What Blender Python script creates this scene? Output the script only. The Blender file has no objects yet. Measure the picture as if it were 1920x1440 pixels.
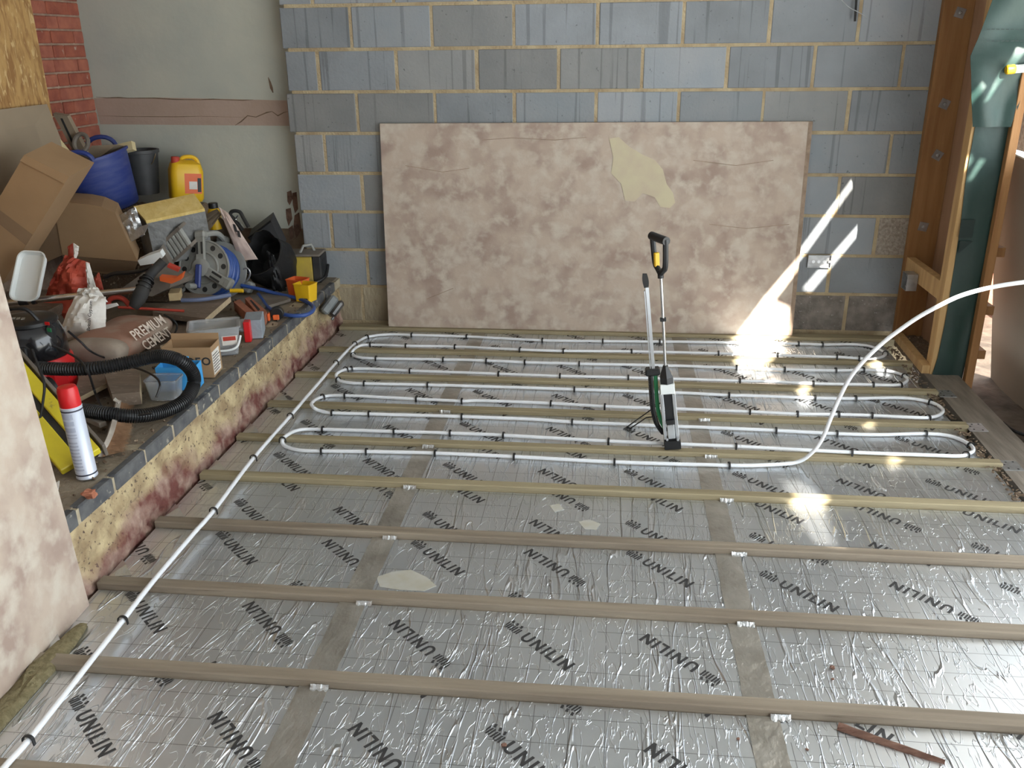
import bpy, bmesh, math, random
from mathutils import Vector, Matrix, Euler, noise
random.seed(7)
scene = bpy.context.scene
COL = scene.collection
V = Vector
PI = math.pi

# ------------------------------------------------------------------ camera (solved from block courses, joists and seams)
F_PX = 1655.876
CAM = V((1.44028, -5.10965, 1.59924))
PITCH, YAW, ROLL = 0.366763, 0.111503, -0.0116327
_cp, _sp, _cy, _sy = math.cos(PITCH), math.sin(PITCH), math.cos(YAW), math.sin(YAW)
FWD = V((-_sy*_cp, _cy*_cp, -_sp)); _rt = V((_cy, _sy, 0)); _up = _rt.cross(FWD)
RGT = _rt*math.cos(ROLL) + _up*math.sin(ROLL)
UPV = -_rt*math.sin(ROLL) + _up*math.cos(ROLL)
cam_data = bpy.data.cameras.new('camera'); cam = bpy.data.objects.new('camera', cam_data); COL.objects.link(cam)
m = Matrix((RGT, UPV, -FWD)).transposed().to_4x4(); m.translation = CAM
cam.matrix_world = m
cam_data.sensor_fit = 'HORIZONTAL'; cam_data.sensor_width = 36; cam_data.lens = F_PX/1920*36; cam_data.clip_start = 0.02
scene.camera = cam

def at(u, v, **k):
    """photo pixel -> world point on the plane x=, y= or z="""
    d = FWD + RGT*((u-960)/F_PX) - UPV*((v-720)/F_PX)
    (ax, val), = k.items(); i = 'xyz'.index(ax)
    return CAM + d*((val-CAM[i])/d[i])

# ------------------------------------------------------------------ light
world = bpy.data.worlds.new('sky'); scene.world = world; world.use_nodes = True
bg = world.node_tree.nodes['Background']; bg.inputs[0].default_value = (0.87, 0.945, 1.0, 1); bg.inputs[1].default_value = 4.2
SUN_D = V((-0.6, 1.48, -1.0)).normalized()
sl = bpy.data.lights.new('sun', 'SUN'); sl.energy = 25; sl.angle = math.radians(0.5); sl.color = (1.0, 0.95, 0.86)
so = bpy.data.objects.new('sun', sl); COL.objects.link(so); so.rotation_euler = SUN_D.to_track_quat('-Z', 'Y').to_euler(); so.location = (5, -6, 6)
vs = scene.view_settings; vs.view_transform = 'Standard'; vs.look = 'None'; vs.gamma = 1; vs.exposure = 0.45; vs.use_curve_mapping = False

# ------------------------------------------------------------------ mesh helpers
class MB:
    def __init__(s): s.v = []; s.f = []
    def add(s, vs_, fs_):
        o = len(s.v); s.v += [V(p) for p in vs_]; s.f += [tuple(i+o for i in q) for q in fs_]; return s
    def box(s, x0, x1, y0, y1, z0, z1, ch=0):
        c = V(((x0+x1)/2, (y0+y1)/2, (z0+z1)/2)); return s.obox(c, (abs(x1-x0), abs(y1-y0), abs(z1-z0)), None, ch)
    def obox(s, c, d, R=None, ch=0):
        hx, hy, hz = d[0]/2, d[1]/2, d[2]/2
        if ch <= 0:
            P = [V((sx*hx, sy*hy, sz*hz)) for sx in (-1, 1) for sy in (-1, 1) for sz in (-1, 1)]
            Fs = [(0,1,3,2),(4,6,7,5),(0,4,5,1),(2,3,7,6),(0,2,6,4),(1,5,7,3)]
        else:
            bm = bmesh.new(); bmesh.ops.create_cube(bm, size=1)
            for w in bm.verts: w.co = V((w.co.x*2*hx, w.co.y*2*hy, w.co.z*2*hz))
            bmesh.ops.bevel(bm, geom=bm.edges[:], offset=ch, segments=1, affect='EDGES', clamp_overlap=True)
            bm.verts.ensure_lookup_table(); bm.verts.index_update()
            P = [w.co.copy() for w in bm.verts]; Fs = [tuple(w.index for w in q.verts) for q in bm.faces]; bm.free()
        if R is not None: P = [R @ p for p in P]
        return s.add([p+V(c) for p in P], Fs)
    def prism(s, poly, ext):
        n = len(poly); ext = V(ext); a = [V(p) for p in poly]; b = [p+ext for p in a]
        nrm = V((0, 0, 0))
        for i in range(n): nrm += a[i].cross(a[(i+1) % n])
        top, bot = tuple(range(n)), tuple(range(2*n-1, n-1, -1))
        sd = [(i, i+n, (i+1) % n+n, (i+1) % n) for i in range(n)]
        if nrm.dot(ext) > 0:
            top, bot = top[::-1], bot[::-1]; sd = [q[::-1] for q in sd]
        return s.add(a+b, [top, bot]+sd)
    def tube(s, path, r, n=8, closed=False):
        path = [V(p) for p in path]; m_ = len(path); rs = r if isinstance(r, (list, tuple)) else [r]*m_
        T = []
        for i in range(m_):
            a = path[(i-1) % m_] if (closed or i > 0) else path[i]; b = path[(i+1) % m_] if (closed or i < m_-1) else path[i]
            T.append((b-a).normalized())
        N = T[0].orthogonal().normalized(); vs_ = []
        for i in range(m_):
            N = (N - T[i]*N.dot(T[i])).normalized(); B = T[i].cross(N)
            for k in range(n):
                a = 2*PI*k/n; vs_.append(path[i]+(N*math.cos(a)+B*math.sin(a))*rs[i])
        fs_ = []
        for i in range(m_ if closed else m_-1):
            j = (i+1) % m_
            for k in range(n): fs_.append((i*n+k, i*n+(k+1) % n, j*n+(k+1) % n, j*n+k))
        if not closed: fs_ += [tuple(range(n-1, -1, -1)), tuple((m_-1)*n+k for k in range(n))]
        return s.add(vs_, fs_)
    def lathe(s, prof, n=20, M=None):
        vs_ = []; fs_ = []
        for r, z in prof:
            for k in range(n): a = 2*PI*k/n; vs_.append(V((r*math.cos(a), r*math.sin(a), z)))
        for i in range(len(prof)-1):
            for k in range(n): fs_.append((i*n+k, i*n+(k+1) % n, (i+1)*n+(k+1) % n, (i+1)*n+k))
        if prof[0][0] > 1e-5: fs_.append(tuple(range(n-1, -1, -1)))
        if prof[-1][0] > 1e-5: fs_.append(tuple((len(prof)-1)*n+k for k in range(n)))
        if M is not None: vs_ = [M @ p for p in vs_]
        return s.add(vs_, fs_)
    def loops(s, L, cap0=True, cap1=True):
        n = len(L[0]); vs_ = [p for q in L for p in q]; fs_ = []
        for i in range(len(L)-1):
            for k in range(n): fs_.append((i*n+k, i*n+(k+1) % n, (i+1)*n+(k+1) % n, (i+1)*n+k))
        if cap0: fs_.append(tuple(range(n-1, -1, -1)))
        if cap1: fs_.append(tuple((len(L)-1)*n+k for k in range(n)))
        return s.add(vs_, fs_)
    def tub(s, w, d, h, t, taper=0.9, rnd=0.0, nc=4, floor=None, rim=0.0):
        """open-topped container, one skin inside and out"""
        def rr(a, b, z, r):
            P = []
            if r <= 1e-6: return [V((x*a/2, y*b/2, z)) for x, y in ((1, -1), (1, 1), (-1, 1), (-1, -1))]
            for cx, cy, a0 in ((1, -1, -90), (1, 1, 0), (-1, 1, 90), (-1, -1, 180)):
                for i in range(nc+1):
                    q = math.radians(a0+90*i/nc); P.append(V((cx*(a/2-r)+r*math.cos(q), cy*(b/2-r)+r*math.sin(q), z)))
            return P
        fl = t if floor is None else floor
        L = [rr(w*taper, d*taper, 0, rnd*taper)]
        if rim: L += [rr(w, d, h-rim*1.6, rnd), rr(w+2*rim, d+2*rim, h-rim*1.5, rnd+rim if rnd else 0), rr(w+2*rim, d+2*rim, h, rnd+rim if rnd else 0)]
        else: L += [rr(w, d, h, rnd)]
        L += [rr(w-2*t, d-2*t, h, max(rnd-t, 1e-4 if rnd else 0)), rr(w*taper-2*t, d*taper-2*t, fl, max(rnd*taper-t, 1e-4 if rnd else 0))]
        return s.loops(L)
    def sheet(s, fn, nu, nv, th):
        """thin solid sheet over fn(u,v)->point, th = offset vector"""
        th = V(th); A = [V(fn(i/nu, j/nv)) for j in range(nv+1) for i in range(nu+1)]; n = len(A); w = nu+1
        fs_ = []
        for j in range(nv):
            for i in range(nu):
                a = j*w+i; fs_.append((a, a+1, a+w+1, a+w)); fs_.append((n+a, n+a+w, n+a+w+1, n+a+1))
        for i in range(nu): fs_.append((i, n+i, n+i+1, i+1)); b = nv*w+i; fs_.append((b, b+1, n+b+1, n+b))
        for j in range(nv): a = j*w; fs_.append((a, a+w, n+a+w, n+a)); b = a+nu; fs_.append((b, n+b, n+b+w, b+w))
        return s.add(A+[p+th for p in A], fs_)
    def blob(s, sx, sy, sz, nu=20, nv=12, pw=0.5, nz=0.0, sc=8.0, seed=0, flat=0.0):
        """pillow / lump"""
        vs_ = []; fs_ = []
        sg = lambda c, p: math.copysign(abs(c)**p, c)
        for j in range(nv+1):
            ph = -PI/2+PI*j/nv
            for i in range(nu):
                th = 2*PI*i/nu
                p = V((sg(math.cos(ph), .8)*sg(math.cos(th), pw)*sx/2, sg(math.cos(ph), .8)*sg(math.sin(th), pw)*sy/2, sg(math.sin(ph), .9)*sz/2))
                if nz: p += p.normalized()*nz*noise.noise(p*sc+V((seed*3.1, seed*1.7, 0)))
                if flat and p.z < -sz/2+flat: p.z = -sz/2+flat
                vs_.append(p)
        for j in range(nv):
            for i in range(nu): fs_.append((j*nu+i, j*nu+(i+1) % nu, (j+1)*nu+(i+1) % nu, (j+1)*nu+i))
        return s.add(vs_, fs_)
    def xf(s, M): s.v = [M @ p for p in s.v]; return s
    def mesh(s, name, mat, smooth=False, ang=40, org=None):
        me = bpy.data.meshes.new(name); o = V(org) if org is not None else V((0, 0, 0))
        me.from_pydata([tuple(p-o) for p in s.v], [], s.f); me.validate(); me.update()
        if smooth:
            me.polygons.foreach_set('use_smooth', [True]*len(me.polygons)); me.set_sharp_from_angle(angle=math.radians(ang))
        if mat is not None: me.materials.append(MAT[mat] if isinstance(mat, str) else mat)
        return me

def RZ(a): return Matrix.Rotation(a, 3, 'Z')
def frame(x, z=None):
    """rotation with local x along x and local z near z"""
    x = V(x).normalized(); z = V(z) if z is not None else V((0, 0, 1)); y = z.cross(x).normalized(); z = x.cross(y)
    return Matrix((x, y, z)).transposed()
def spline(pts, per=6):
    P = [V(p) for p in pts]; out = []
    for i in range(len(P)-1):
        a, b, c, d = P[max(i-1, 0)], P[i], P[i+1], P[min(i+2, len(P)-1)]
        for k in range(per):
            t = k/per; out.append(0.5*((2*b)+(c-a)*t+(2*a-5*b+4*c-d)*t*t+(3*b-a-3*c+d)*t**3))
    out.append(P[-1]); return out

def link(name, me, parent=None, loc=None, rot=None):
    o = bpy.data.objects.new(name, me); COL.objects.link(o)
    if parent: o.parent = parent
    if loc is not None: o.location = loc
    if rot is not None: o.rotation_euler = rot
    return o
def thing(name, label, cat, loc=(0, 0, 0), rot=None, group=None):
    o = link(name, None, None, loc); o.empty_display_size = 0.05
    M = Matrix.Identity(4)
    if rot is not None:
        e = rot if isinstance(rot, Matrix) else Euler(rot).to_matrix()
        o.rotation_euler = e.to_euler(); M = e.to_4x4()
    M.translation = V(loc); WM[o.name] = M
    o['label'] = label; o['category'] = cat
    if group: o['group'] = group
    return o
WM = {}
def root_m(o):
    while o is not None:
        if o.name in WM: return WM[o.name]
        o = o.parent
    return Matrix.Identity(4)
def part(parent, name, mb, mat, smooth=False, world=False, ang=40, label=None, kind=None):
    if world: mb.xf(root_m(parent).inverted())
    o = link(name, mb.mesh(name, mat, smooth, ang), parent)
    if label: o['label'] = label
    if kind: o['kind'] = kind
    return o
def solo(name, mb, mat, label, cat, group=None, loc=None, smooth=False, ang=40, kind=None):
    if loc is None:
        zs = min(p.z for p in mb.v); loc = sum(mb.v, V((0, 0, 0)))/len(mb.v); loc.z = zs
    o = link(name, mb.mesh(name, mat, smooth, ang, loc), None, loc); M = Matrix.Identity(4); M.translation = loc; WM[o.name] = M
    o['label'] = label; o['category'] = cat
    if group: o['group'] = group
    if kind: o['kind'] = kind
    return o
def struct(name, mb, mat, label=None, smooth=False, loc=(0, 0, 0)):
    o = link(name, mb.mesh(name, mat, smooth, 40, loc), None, loc); o['kind'] = 'structure'
    M = Matrix.Identity(4); M.translation = V(loc); WM[o.name] = M
    if label: o['label'] = label
    return o
def bevel(o, w=0.003, seg=2):
    b = o.modifiers.new('edge', 'BEVEL'); b.width = w; b.segments = seg; b.limit_method = 'ANGLE'; return o
def text_mb(txt, size, shear=0.0, space=1.0, bold=0.0):
    cu = bpy.data.curves.new('t', 'FONT'); cu.body = txt; cu.size = size; cu.align_x = 'CENTER'; cu.align_y = 'CENTER'; cu.shear = shear; cu.space_character = space; cu.offset = bold; cu.resolution_u = 3
    ob = bpy.data.objects.new('t', cu); COL.objects.link(ob); dg = bpy.context.evaluated_depsgraph_get()
    me = bpy.data.meshes.new_from_object(ob.evaluated_get(dg)); mb = MB().add([v.co for v in me.vertices], [tuple(p.vertices) for p in me.polygons])
    bpy.data.objects.remove(ob); bpy.data.curves.remove(cu); bpy.data.meshes.remove(me); return mb

# ------------------------------------------------------------------ materials
MAT = {}
def nd(t, kind, **kw):
    n = t.nodes.new(kind)
    for k, v in kw.items(): setattr(n, k, v)
    return n
def shifted(t, tc):
    """object coordinates moved by a random amount per object, so that repeats do not look alike"""
    oi = nd(t, 'ShaderNodeObjectInfo'); sc = nd(t, 'ShaderNodeVectorMath', operation='SCALE'); sc.inputs[0].default_value = (31, 17, 23); t.links.new(oi.outputs['Random'], sc.inputs['Scale'])
    ad_ = nd(t, 'ShaderNodeVectorMath', operation='ADD'); t.links.new(tc.outputs['Object'], ad_.inputs[0]); t.links.new(sc.outputs[0], ad_.inputs[1]); return ad_.outputs[0]
def mat(name, col, rough=0.7, metal=0.0, c2=None, ns=8.0, nd_=5.0, lo=0.35, hi=0.65, c3=None, ns3=40.0, lo3=0.6, hi3=0.7, bump=0.0, bs=40.0, stretch=(1, 1, 1), bstretch=None, trans=0.0, alpha=1.0, spec=0.5, rs=None, coat=0.0, dist=0.0, rnd=False):
    m_ = bpy.data.materials.new(name); m_.use_nodes = True; t = m_.node_tree; b = t.nodes['Principled BSDF']; MAT[name] = m_
    b.inputs['Base Color'].default_value = (*col, 1); b.inputs['Roughness'].default_value = rough; b.inputs['Metallic'].default_value = metal
    b.inputs['Specular IOR Level'].default_value = spec; b.inputs['Coat Weight'].default_value = coat
    if trans: b.inputs['Transmission Weight'].default_value = trans; b.inputs['IOR'].default_value = 1.45
    if alpha < 1: b.inputs['Alpha'].default_value = alpha
    if c2 or bump or c3:
        tc = nd(t, 'ShaderNodeTexCoord'); co = tc.outputs['Object']
        if rnd: co = shifted(t, tc)
        def vec(st):
            mp = nd(t, 'ShaderNodeMapping'); mp.inputs['Scale'].default_value = st; t.links.new(co, mp.inputs['Vector']); return mp.outputs[0]
        v0 = vec(stretch)
    src = None
    def layer(prev, prevcol, c, sc, lo_, hi_, vv):
        n = nd(t, 'ShaderNodeTexNoise'); n.inputs['Scale'].default_value = sc; n.inputs['Detail'].default_value = nd_; n.inputs['Distortion'].default_value = dist; t.links.new(vv, n.inputs['Vector'])
        mr = nd(t, 'ShaderNodeMapRange'); mr.inputs['From Min'].default_value = lo_; mr.inputs['From Max'].default_value = hi_; t.links.new(n.outputs['Fac'], mr.inputs['Value'])
        mx = nd(t, 'ShaderNodeMix', data_type='RGBA'); t.links.new(mr.outputs[0], mx.inputs['Factor'])
        if prev is None: mx.inputs['A'].default_value = (*prevcol, 1)
        else: t.links.new(prev, mx.inputs['A'])
        mx.inputs['B'].default_value = (*c, 1); return mx.outputs['Result']
    if c2: src = layer(None, col, c2, ns, lo, hi, v0)
    if c3: src = layer(src, col, c3, ns3, lo3, hi3, v0)
    if src is not None: t.links.new(src, b.inputs['Base Color'])
    if bump:
        n = nd(t, 'ShaderNodeTexNoise'); n.inputs['Scale'].default_value = bs; n.inputs['Detail'].default_value = 6
        t.links.new(vec(bstretch or stretch), n.inputs['Vector'])
        bp = nd(t, 'ShaderNodeBump'); bp.inputs['Strength'].default_value = bump; bp.inputs['Distance'].default_value = 0.01
        t.links.new(n.outputs['Fac'], bp.inputs['Height']); t.links.new(bp.outputs[0], b.inputs['Normal'])
    return m_

def block_mat(name, col, c2, seed):
    """smooth grey concrete block: vertical saw streaks, pits and stains"""
    mat(name, col, 0.75, c2=c2, ns=5, lo=0.35, hi=0.75, c3=(col[0]*.55, col[1]*.55, col[2]*.55), ns3=45, lo3=0.68, hi3=0.74, bump=0.25, bs=60, rnd=True)
    t = MAT[name].node_tree; b = t.nodes['Principled BSDF']; tc = [n for n in t.nodes if n.type == 'TEX_COORD'][0]
    mp = nd(t, 'ShaderNodeMapping'); mp.inputs['Scale'].default_value = (26, 26, 0.5); mp.inputs['Location'].default_value = (seed*3.3, seed*1.7, 0)
    t.links.new(shifted(t, tc), mp.inputs['Vector'])
    n = nd(t, 'ShaderNodeTexNoise'); n.inputs['Scale'].default_value = 1.3; n.inputs['Detail'].default_value = 4; t.links.new(mp.outputs[0], n.inputs['Vector'])
    mr = nd(t, 'ShaderNodeMapRange'); mr.inputs['From Min'].default_value = 0.36; mr.inputs['From Max'].default_value = 0.40; mr.inputs['To Min'].default_value = 0.72; mr.inputs['To Max'].default_value = 1.0
    t.links.new(n.outputs['Fac'], mr.inputs['Value'])
    mx = nd(t, 'ShaderNodeMix', data_type='RGBA', blend_type='MULTIPLY'); mx.inputs['Factor'].default_value = 1
    old = b.inputs['Base Color'].links[0].from_socket; t.links.new(old, mx.inputs['A']); t.links.new(mr.outputs[0], mx.inputs['B'])
    oi = nd(t, 'ShaderNodeObjectInfo'); tn = nd(t, 'ShaderNodeMapRange'); tn.inputs['To Min'].default_value = 0.84; tn.inputs['To Max'].default_value = 1.16; t.links.new(oi.outputs['Random'], tn.inputs['Value'])
    m2 = nd(t, 'ShaderNodeMix', data_type='RGBA', blend_type='MULTIPLY'); m2.inputs['Factor'].default_value = 1; t.links.new(mx.outputs['Result'], m2.inputs['A']); t.links.new(tn.outputs[0], m2.inputs['B']); t.links.new(m2.outputs['Result'], b.inputs['Base Color'])

def foil_mat():
    """aluminium facing: printed grid, long wrinkles"""
    mat('foil', (0.65, 0.68, 0.71), 0.35, 0.90, c2=(0.75, 0.775, 0.80), ns=2.2, lo=0.3, hi=0.7)
    t = MAT['foil'].node_tree; b = t.nodes['Principled BSDF']; tc = [n for n in t.nodes if n.type == 'TEX_COORD'][0]
    sx = nd(t, 'ShaderNodeSeparateXYZ'); t.links.new(tc.outputs['Object'], sx.inputs[0])
    def mth(op, a, b_=None, c=None):
        n = nd(t, 'ShaderNodeMath', operation=op)
        for i, q in enumerate((a, b_, c)):
            if q is None: continue
            if isinstance(q, (int, float)): n.inputs[i].default_value = q
            else: t.links.new(q, n.inputs[i])
        return n.outputs[0]
    gn = nd(t, 'ShaderNodeTexNoise'); gn.inputs['Scale'].default_value = 6; t.links.new(tc.outputs['Object'], gn.inputs['Vector'])
    def line(ax, per, w, off=0.0):
        fr = mth('FRACT', mth('ADD', mth('MULTIPLY', sx.outputs[ax], 1/per), off)); return mth('LESS_THAN', mth('ABSOLUTE', mth('SUBTRACT', fr, 0.5)), w/per/2)
    lx = line('X', 0.0905, 0.0020, 0.3); ly = line('Y', 0.0905, 0.0020, 0.15)
    g = mth('MULTIPLY', mth('MAXIMUM', lx, ly), mth('GREATER_THAN', gn.outputs['Fac'], 0.40))
    old = b.inputs['Base Color'].links[0].from_socket
    mx = nd(t, 'ShaderNodeMix', data_type='RGBA'); t.links.new(mth('MULTIPLY', g, 0.62), mx.inputs['Factor']); t.links.new(old, mx.inputs['A']); mx.inputs['B'].default_value = (0.06, 0.06, 0.065, 1)
    t.links.new(mx.outputs['Result'], b.inputs['Base Color'])
    def wr(scale, dist, k, sc):
        mp = nd(t, 'ShaderNodeMapping'); mp.inputs['Scale'].default_value = sc; t.links.new(tc.outputs['Object'], mp.inputs['Vector'])
        n = nd(t, 'ShaderNodeTexNoise'); n.inputs['Scale'].default_value = scale; n.inputs['Detail'].default_value = 3; n.inputs['Roughness'].default_value = .45; n.inputs['Distortion'].default_value = dist; t.links.new(mp.outputs[0], n.inputs['Vector'])
        return mth('MAXIMUM', mth('SUBTRACT', 1.0, mth('MULTIPLY', mth('ABSOLUTE', mth('SUBTRACT', n.outputs['Fac'], 0.5)), k)), 0.0)
    h = mth('ADD', mth('MULTIPLY', wr(1.0, 0.4, 75, (11, 1.1, 1)), 1.0), mth('MULTIPLY', wr(1.0, 1.2, 34, (30, 8, 1)), 0.28))
    bp = nd(t, 'ShaderNodeBump'); bp.inputs['Strength'].default_value = 1.0; bp.inputs['Distance'].default_value = 0.005
    t.links.new(h, bp.inputs['Height']); t.links.new(bp.outputs[0], b.inputs['Normal'])

mat('mortar', (0.48, 0.39, 0.245), 0.95, c2=(0.36, 0.27, 0.16), ns=9, bump=0.8, bs=70)
block_mat('block_a', (0.265, 0.285, 0.305), (0.215, 0.23, 0.245), 1)
block_mat('block_b', (0.245, 0.27, 0.29), (0.29, 0.30, 0.31), 4)
block_mat('block_c', (0.215, 0.22, 0.22), (0.26, 0.26, 0.255), 9)
mat('block_dark', (0.16, 0.14, 0.12), 0.95, c2=(0.26, 0.23, 0.20), ns=18, bump=0.9, bs=60, c3=(0.45, 0.43, 0.40), ns3=60, lo3=0.66, hi3=0.72)
mat('block_tan', (0.42, 0.36, 0.25), 0.95, c2=(0.24, 0.19, 0.13), ns=6, bump=1.0, bs=50, stretch=(1, 1, .45))
mat('block_coarse', (0.42, 0.37, 0.31), 0.95, c2=(0.26, 0.22, 0.18), ns=60, bump=1.0, bs=90)
mat('plaster', (0.46, 0.465, 0.40), 0.9, c2=(0.40, 0.415, 0.37), ns=3, c3=(0.25, 0.24, 0.20), ns3=9, lo3=0.72, hi3=0.78, bump=0.15, bs=30)
mat('plaster_pink', (0.37, 0.275, 0.22), 0.9, c2=(0.40, 0.30, 0.245), ns=6, bump=0.2, bs=50)
mat('wall_bare', (0.11, 0.07, 0.045), 0.95, c2=(0.20, 0.14, 0.09), ns=9, bump=0.8, bs=30)
mat('stain_red', (0.085, 0.045, 0.032), 0.95, c2=(0.17, 0.10, 0.07), ns=30, bump=0.5, bs=60)
mat('brick', (0.36, 0.105, 0.06), 0.9, c2=(0.26, 0.07, 0.045), ns=14, c3=(0.46, 0.34, 0.27), ns3=20, lo3=0.66, hi3=0.74, bump=0.6, bs=60, rnd=True)
mat('brick_b', (0.42, 0.14, 0.085), 0.9, c2=(0.30, 0.09, 0.06), ns=12, bump=0.6, bs=60, rnd=True)
mat('brick_mortar', (0.42, 0.30, 0.22), 0.95, c2=(0.30, 0.20, 0.15), ns=20, bump=0.8, bs=60)
mat('edge_brick', (0.060, 0.062, 0.068), 0.75, c2=(0.12, 0.12, 0.12), ns=16, c3=(0.40, 0.37, 0.30), ns3=30, lo3=0.62, hi3=0.72, bump=0.4, bs=40, rnd=True)
mat('render_tan', (0.56, 0.45, 0.26), 0.95, c2=(0.30, 0.215, 0.12), ns=11, nd_=9, c3=(0.09, 0.06, 0.045), ns3=70, lo3=0.60, hi3=0.66, bump=1.0, bs=45)
mat('ledge_mortar', (0.46, 0.40, 0.29), 0.95, c2=(0.34, 0.28, 0.19), ns=20, bump=0.8, bs=60)
mat('ledge_top', (0.20, 0.16, 0.115), 0.95, c2=(0.29, 0.24, 0.175), ns=7, c3=(0.36, 0.28, 0.22), ns3=60, lo3=0.66, hi3=0.72, bump=0.8, bs=50)
mat('osb', (0.50, 0.30, 0.11), 0.8, c2=(0.30, 0.15, 0.05), ns=16, lo=0.42, hi=0.62, stretch=(1, 1.5, .45), c3=(0.62, 0.43, 0.20), ns3=30, lo3=0.58, hi3=0.64, bump=0.3, bs=20, dist=1.0)
mat('ply_pink', (0.475, 0.385, 0.31), 0.75, c2=(0.345, 0.255, 0.208), ns=6, lo=0.40, hi=0.66, nd_=12, dist=0.15, c3=(0.54, 0.475, 0.395), ns3=15, lo3=0.46, hi3=0.70, bump=0.12, bs=60)
mat('ply_edge', (0.34, 0.25, 0.18), 0.8, c2=(0.24, 0.17, 0.12), ns=30)
mat('paint_smear', (0.56, 0.50, 0.34), 0.8, c2=(0.52, 0.44, 0.32), ns=12)
mat('joist_grey', (0.29, 0.24, 0.18), 0.85, c2=(0.20, 0.16, 0.118), ns=5, stretch=(.35, 6, 6), c3=(0.09, 0.065, 0.045), ns3=9, lo3=0.69, hi3=0.76, bump=0.25, bs=16, bstretch=(.5, 7, 7))
mat('joist_green', (0.34, 0.285, 0.175), 0.8, c2=(0.24, 0.195, 0.115), ns=5, stretch=(.35, 6, 6), c3=(0.16, 0.11, 0.06), ns3=9, lo3=0.70, hi3=0.77, bump=0.25, bs=16, bstretch=(.5, 7, 7))
mat('timber', (0.36, 0.185, 0.07), 0.75, c2=(0.27, 0.125, 0.043), ns=4, stretch=(6, 6, .5), c3=(0.13, 0.05, 0.02), ns3=7, lo3=0.72, hi3=0.78, bump=0.15, bs=20, bstretch=(8, 8, .6))
mat('timber_pale', (0.56, 0.36, 0.16), 0.75, c2=(0.44, 0.27, 0.11), ns=4, stretch=(7, 7, .5), c3=(0.22, 0.12, 0.05), ns3=8, lo3=0.70, hi3=0.76, bump=0.15, bs=20, bstretch=(8, 8, .6))
mat('sheath', (0.40, 0.24, 0.15), 0.75, c2=(0.33, 0.19, 0.11), ns=3, stretch=(4, 4, .7))
mat('sill', (0.15, 0.125, 0.10), 0.85, c2=(0.23, 0.20, 0.165), ns=7, stretch=(4, .5, 4), bump=0.3, bs=30)
mat('galv', (0.50, 0.51, 0.52), 0.42, 0.8, c2=(0.38, 0.38, 0.38), ns=30)
mat('membrane', (0.010, 0.034, 0.028), 0.5, c2=(0.014, 0.044, 0.036), ns=5, bump=0.25, bs=14)
mat('membrane_print', (0.006, 0.020, 0.017), 0.6)
mat('pipe_white', (0.78, 0.80, 0.83), 0.32)
mat('black_plastic', (0.012, 0.012, 0.013), 0.42)
mat('black_soft', (0.016, 0.016, 0.018), 0.75, c2=(0.035, 0.033, 0.03), ns=12)
mat('black_gloss', (0.010, 0.010, 0.012), 0.16, coat=0.3)
mat('ink', (0.035, 0.034, 0.035), 0.6)
mat('tape', (0.48, 0.455, 0.41), 0.36, 0.65, c2=(0.33, 0.305, 0.265), ns=7, bump=0.9, bs=14, bstretch=(1.5, 1, 1))
mat('foil_scrap', (0.60, 0.61, 0.62), 0.32, 0.9, bump=0.8, bs=40)
mat('steel', (0.55, 0.55, 0.55), 0.24, 1.0)
mat('alu', (0.70, 0.72, 0.74), 0.30, 0.85)
mat('green_paint', (0.02, 0.20, 0.075), 0.45)
mat('yellow_plastic', (0.78, 0.47, 0.012), 0.4)
mat('yellow_paint', (0.72, 0.60, 0.03), 0.45, c2=(0.60, 0.48, 0.03), ns=8, c3=(0.30, 0.24, 0.05), ns3=20, lo3=0.68, hi3=0.75)
mat('yellow_dusty', (0.52, 0.38, 0.05), 0.7, c2=(0.40, 0.29, 0.07), ns=10)
mat('red_plastic', (0.58, 0.012, 0.015), 0.35)
mat('red_dusty', (0.45, 0.05, 0.03), 0.6)
mat('orange_plastic', (0.72, 0.13, 0.03), 0.5)
mat('blue_plastic', (0.018, 0.038, 0.20), 0.5, c2=(0.05, 0.07, 0.22), ns=9, stretch=(1, 1, 5))
mat('blue_hose', (0.035, 0.085, 0.30), 0.42)
mat('blue_dusty', (0.13, 0.16, 0.26), 0.7)
mat('blue_box', (0.05, 0.33, 0.70), 0.6)
mat('grey_plastic', (0.34, 0.345, 0.325), 0.6, c2=(0.25, 0.245, 0.22), ns=9)
mat('grey_brown', (0.20, 0.17, 0.14), 0.75, c2=(0.13, 0.11, 0.09), ns=10)
mat('grey_block', (0.30, 0.34, 0.38), 0.85, c2=(0.24, 0.27, 0.30), ns=14, bump=0.3, bs=60)
mat('socket_grey', (0.20, 0.215, 0.215), 0.5, c2=(0.15, 0.16, 0.16), ns=8)
mat('smoke_cover', (0.035, 0.032, 0.03), 0.25, c2=(0.10, 0.09, 0.08), ns=18)
mat('white_plastic', (0.74, 0.77, 0.76), 0.4)
mat('clear_plastic', (0.88, 0.90, 0.92), 0.24, trans=0.82)
mat('card', (0.37, 0.235, 0.125), 0.85, c2=(0.32, 0.20, 0.105), ns=4, bump=0.1, bs=30)
mat('card_dark', (0.27, 0.175, 0.10), 0.85, c2=(0.22, 0.14, 0.08), ns=5)
mat('board_grey', (0.31, 0.24, 0.165), 0.85, c2=(0.26, 0.20, 0.14), ns=3)
mat('pale_ply', (0.56, 0.47, 0.27), 0.8, c2=(0.50, 0.41, 0.23), ns=6)
mat('foam', (0.74, 0.56, 0.22), 0.9, c2=(0.66, 0.47, 0.15), ns=20, bump=0.6, bs=50)
mat('foam_foil', (0.20, 0.20, 0.195), 0.5, 0.3, c2=(0.14, 0.14, 0.135), ns=9, bump=0.5, bs=30)
mat('paper_white', (0.72, 0.69, 0.64), 0.85, c2=(0.52, 0.47, 0.41), ns=7, lo=0.45, hi=0.75, bump=0.3, bs=16)
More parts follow.
